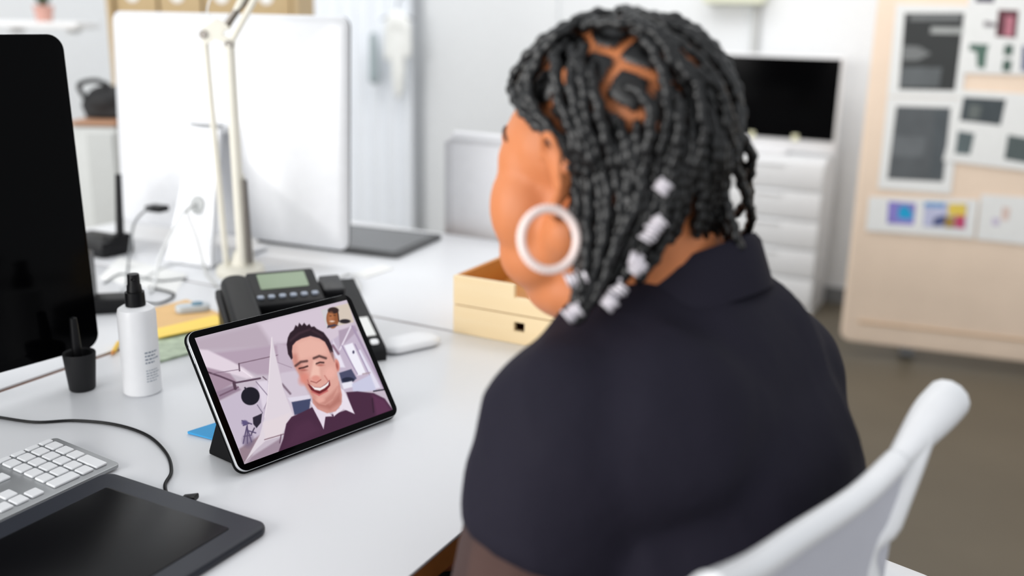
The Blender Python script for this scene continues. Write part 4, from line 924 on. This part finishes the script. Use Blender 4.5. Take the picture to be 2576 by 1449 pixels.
def pinned(name, label, cat, pix, m, off, th=.0012, parent=None, group=None):
    P = [bpt(x, y, off) for x, y in pix]; n = len(P); Q = P + [p + nb_*th for p in P]
    if parent: Q = [parent.matrix_world.inverted() @ p for p in Q]
    o = part(name, MB().add(Q, [tuple(range(n)), tuple(range(n, 2*n))[::-1]] + [(k, n+k, n+(k+1) % n, (k+1) % n) for k in range(n)]), m, parent)
    if parent is None: tag(o, label, cat, group)
    elif label: o['label'] = label
    return o
def sheet_of(label, pix, off, prints):
    c = sum((bpt(x, y, off) for x, y in pix), Vector()) / len(pix)
    th_ = thing('pinned_print', label, 'print', Matrix.Translation(c)); 
    pinned('paper', None, None, pix, M_paper, off, .0012, th_)
    for k, (px_, col, lb_) in enumerate(prints):
        m = mat('print_%d_%d_%d' % col, col, .55, var=.25, scale=18); pinned('picture', lb_, None, px_, m, off + .0013 + .0002*k, .0004, th_)
def rc(x0, y0, x1, y1, sk=-.115): return [(x0 + (y0-y0)*sk, y0), (x1, y0), (x1 + (y1-y0)*sk, y1), (x0 + (y1-y0)*sk, y1)]
DK, DK2, DK3, GY, LG = (48,50,50), (66,68,70), (96,100,102), (118,120,120), (170,172,170)
sheet_of('white-bordered print with a dark upper picture, at the top left of the pinboard', [(2254,10),(2446,14),(2420,246),(2232,242)], .0015,
 [([(2276,33),(2426,33),(2402,228),(2261,225)], DK, 'dark picture'), ([(2290,38),(2418,38),(2416,52),(2288,52)], GY, None), ([(2342,68),(2424,69),(2422,86),(2340,84)], LG, None), ([(2272,115),(2312,117),(2342,135),(2308,152),(2270,152)], GY, None), ([(2268,168),(2370,170),(2362,220),(2262,219)], DK3, None)])
sheet_of('white-bordered print with a grey lower picture, on the left of the pinboard', [(2232,244),(2420,248),(2392,488),(2208,474)], .0015,
 [([(2255,267),(2392,271),(2372,457),(2232,450)], (88,92,95), 'grey picture'), ([(2246,340),(2330,345),(2322,395),(2240,392)], (104,108,111), None), ([(2352,275),(2388,276),(2370,450),(2340,448)], (80,86,90), None)])
sheet_of('upper right print sheet with a red picture and small green garments on the pinboard', [(2438,-40),(2640,-40),(2640,190),(2424,184)], .0022,
 [([(2455,-12),(2502,-12),(2500,6),(2454,5)], (44,26,70), None), ([(2512,24),(2563,26),(2556,96),(2504,92)], (96,48,58), 'red picture'), ([(2530,40),(2552,42),(2546,92),(2526,90)], (190,120,134), None), ([(2440,110),(2488,112),(2482,132),(2478,172),(2458,170),(2456,130),(2438,126)], (84,112,100), 'green garment'), ([(2528,112),(2550,113),(2546,140),(2524,139)], (74,98,88), None), ([(2524,150),(2546,152),(2542,180),(2520,178)], (74,98,88), None), ([(2572,115),(2600,116),(2598,180),(2568,178)], (108,112,140), None), ([(2476,52),(2506,58),(2504,68),(2474,66)], (140,134,138), None)])
sheet_of('white print sheet with three dark pictures in the middle right of the pinboard', [(2420,226),(2640,240),(2640,436),(2372,404)], .0042,
 [([(2424,244),(2531,250),(2517,315),(2414,303)], (66,74,78), 'dark picture'), ([(2410,329),(2452,336),(2440,389),(2402,386)], (92,104,106), 'grey picture'), ([(2536,339),(2600,350),(2594,412),(2526,400)], (84,94,94), 'grey picture'), ([(2440,262),(2470,266),(2462,300),(2434,298)], (104,110,108), None)])
sheet_of('white strip with blue and many-coloured pictures on the lower left of the pinboard', [(2186,495),(2462,502),(2450,600),(2178,580)], .0042,
 [([(2235,506),(2304,512),(2298,566),(2231,562)], (140,130,205), 'blue and violet picture'), ([(2262,520),(2284,518),(2298,545),(2286,552),(2258,548)], (16,165,215), None), ([(2326,508),(2436,513),(2428,576),(2322,570)], (196,198,226), 'many-coloured picture'), ([(2326,508),(2378,510),(2376,522),(2324,520)], (110,160,210), None), ([(2386,512),(2432,513),(2430,545),(2384,542)], (240,205,90), None), ([(2404,542),(2428,544),(2426,575),(2400,572)], (200,70,110), None), ([(2378,545),(2402,545),(2398,573),(2376,571)], (172,140,60), None), ([(2350,548),(2380,540),(2376,566),(2346,568)], (74,84,130), None)])
sheet_of('white sheet with a faint sketch at the lower right of the pinboard', [(2468,489),(2640,500),(2640,622),(2456,602)], .003,
 [([(2522,520),(2542,524),(2536,556),(2518,552)], (232,206,196), 'faint sketch'), ([(2496,548),(2516,550),(2512,568),(2494,566)], (206,196,216), None)])

# ------------------------------------------------------------------ left background
sy = 3.55
def bg_box(x0, x1, z0, z1, y, d, bev=0): return MB().box(((x0+x1)/2, y + d/2, (z0+z1)/2), (x1-x0, d, z1-z0), bev)
L = deep(268, 30, sy).x; R = deep(748, 30, sy).x
M_tan = wood('tan_shelf_wood', (188, 164, 124), (178, 152, 110), (1, 12, 12), .6)
t = thing('shelf_unit', 'tan wooden shelf unit behind the white monitor', 'shelf', Matrix.Translation((L, sy, 0)))
Wd = R - L; shz = deep(500, 46, sy).z
for x in (0, Wd - .018): part('side_panel', MB().box((x + .009, .15, .90), (.018, .30, 1.80), .002), M_tan, t)
for z in (.10, .48, .86, shz - .018): part('shelf_board', MB().box((Wd/2, .15, z), (Wd - .037, .298, .018), .001), M_tan, t)
part('back_panel', MB().box((Wd/2, .305, .9), (Wd, .008, 1.8)), M_wall, t)
M_card = mat('tan_cardboard', (196, 172, 132), .85, var=.08)
for k in range(4):
    bw = (Wd - .05)/4; x = L + .02 + bw*(k + .5) + .002*k
    t = thing('archive_box', ['tan archive box, leftmost of the row on the shelf behind the white monitor', 'tan archive box, second from the left in the row on the shelf', 'tan archive box, third from the left in the row on the shelf', 'tan archive box, rightmost of the row on the shelf behind the white monitor'][k], 'box', Matrix.Translation((x, sy + .02, shz - .008)), 'archive boxes on the shelf')
    part('body', MB().box((0, .12, .14), (bw - .008, .24, .28), .003), M_card, t)
    part('label_disc', MB().lathe([(.001, 0), (.024, 0), (.024, .002), (.001, .002)], 24, Matrix.Translation((-.01, -.0005, .082)) @ UPR), M_paper, t, 'round white label')
gy = 3.08
t = thing('storage_bin', 'pale grey cabinet bin between the two monitors in the background', 'bin', Matrix.Translation((deep(180, 320, gy).x, gy, 0)))
gw = deep(288, 320, gy).x - deep(180, 320, gy).x; gz = deep(230, 318, gy).z
part('body', MB().box((gw/2, .18, gz/2), (gw, .36, gz - .004), .006), mat('pale_grey_bin', (206, 208, 206), .6), t)
part('front_panel', MB().box((gw*.66, -.006, gz/2), (gw*.6, .012, gz - .04), .003), mat('darker_grey_bin', (188, 190, 188), .6), t)  # front panel slightly darker than the bin body
part('wooden_top', MB().box((gw/2, .18, gz + .008), (gw + .01, .37, .014), .003), wood('orange_wood', (176, 134, 104), (156, 112, 84), (2, 20, 20)), t)
bgp = Vector((deep(236, 300, gy).x, gy + .12, gz + .0185))
t = thing('black_bag', 'black bag lying on the grey bin', 'bag', Matrix.Translation(bgp))
hgm = MB(); hgm.ell((0, 0, .05), (.07, .06, .05)).ell((-.05, 0, .035), (.03, .05, .035)).ell((.045, 0, .07), (.03, .05, .032)).box((0, 0, .012), (.12, .1, .024))
voxel(hgm, .008, mat('black_nylon', (24, 24, 26), .7), 'bag_body', t, 4)
part('strap', MB().tube(smooth_path([(-.06, -.03, .06), (-.07, -.04, .10), (-.02, -.04, .115), (.02, -.03, .10)], 5), .008, 8), mat('black_nylon', (24, 24, 26), .7), t)
# wall shelf with a small plant, upper left
wy = 3.9; s0 = deep(-60, 52, wy); s1 = deep(195, 56, wy)
t = thing('wall_shelf', 'narrow white wall shelf at the upper left', 'shelf', Matrix.Translation((s0.x, wy, s0.z)))
part('board', MB().box(((s1.x-s0.x)/2, .1, -.012), (s1.x - s0.x, .22, .024), .003), M_steel, t)
for x in (.08, s1.x - s0.x - .08): part('bracket', MB().box((x, .15, -.034), (.015, .10, .02), .003), M_steel, t)
pp = deep(88, 50, wy)
t = thing('potted_plant', 'small dark plant in a pinkish pot on the white wall shelf', 'plant', Matrix.Translation((pp.x, wy + .08, s0.z + .0005)))
part('pot', MB().lathe([(.001, 0), (.028, 0), (.038, .06), (.034, .06), (.03, .05), (.001, .05)], 24), mat('pink_clay', (206, 158, 146), .7), t)
rs3 = random.Random(3)
for k in range(14):
    a = rs3.uniform(0, 6.28); h_ = rs3.uniform(.05, .13); c = Vector((math.cos(a), math.sin(a), 0)); e = c*rs3.uniform(.02, .07) + Z*(.05 + h_)
    sd = c.cross(Z) * .012; m_ = (c*.01 + Z*.05).lerp(e, .55)
    part('leaf', MB().add([c*.01 + Z*.05, m_ + sd, e, m_ - sd, m_ + c*.004 - Z*.004], [(0, 1, 4), (1, 2, 4), (2, 3, 4), (3, 0, 4), (0, 3, 2, 1)]), mat('dark_green_leaf', (62, 74, 42), .5), t)
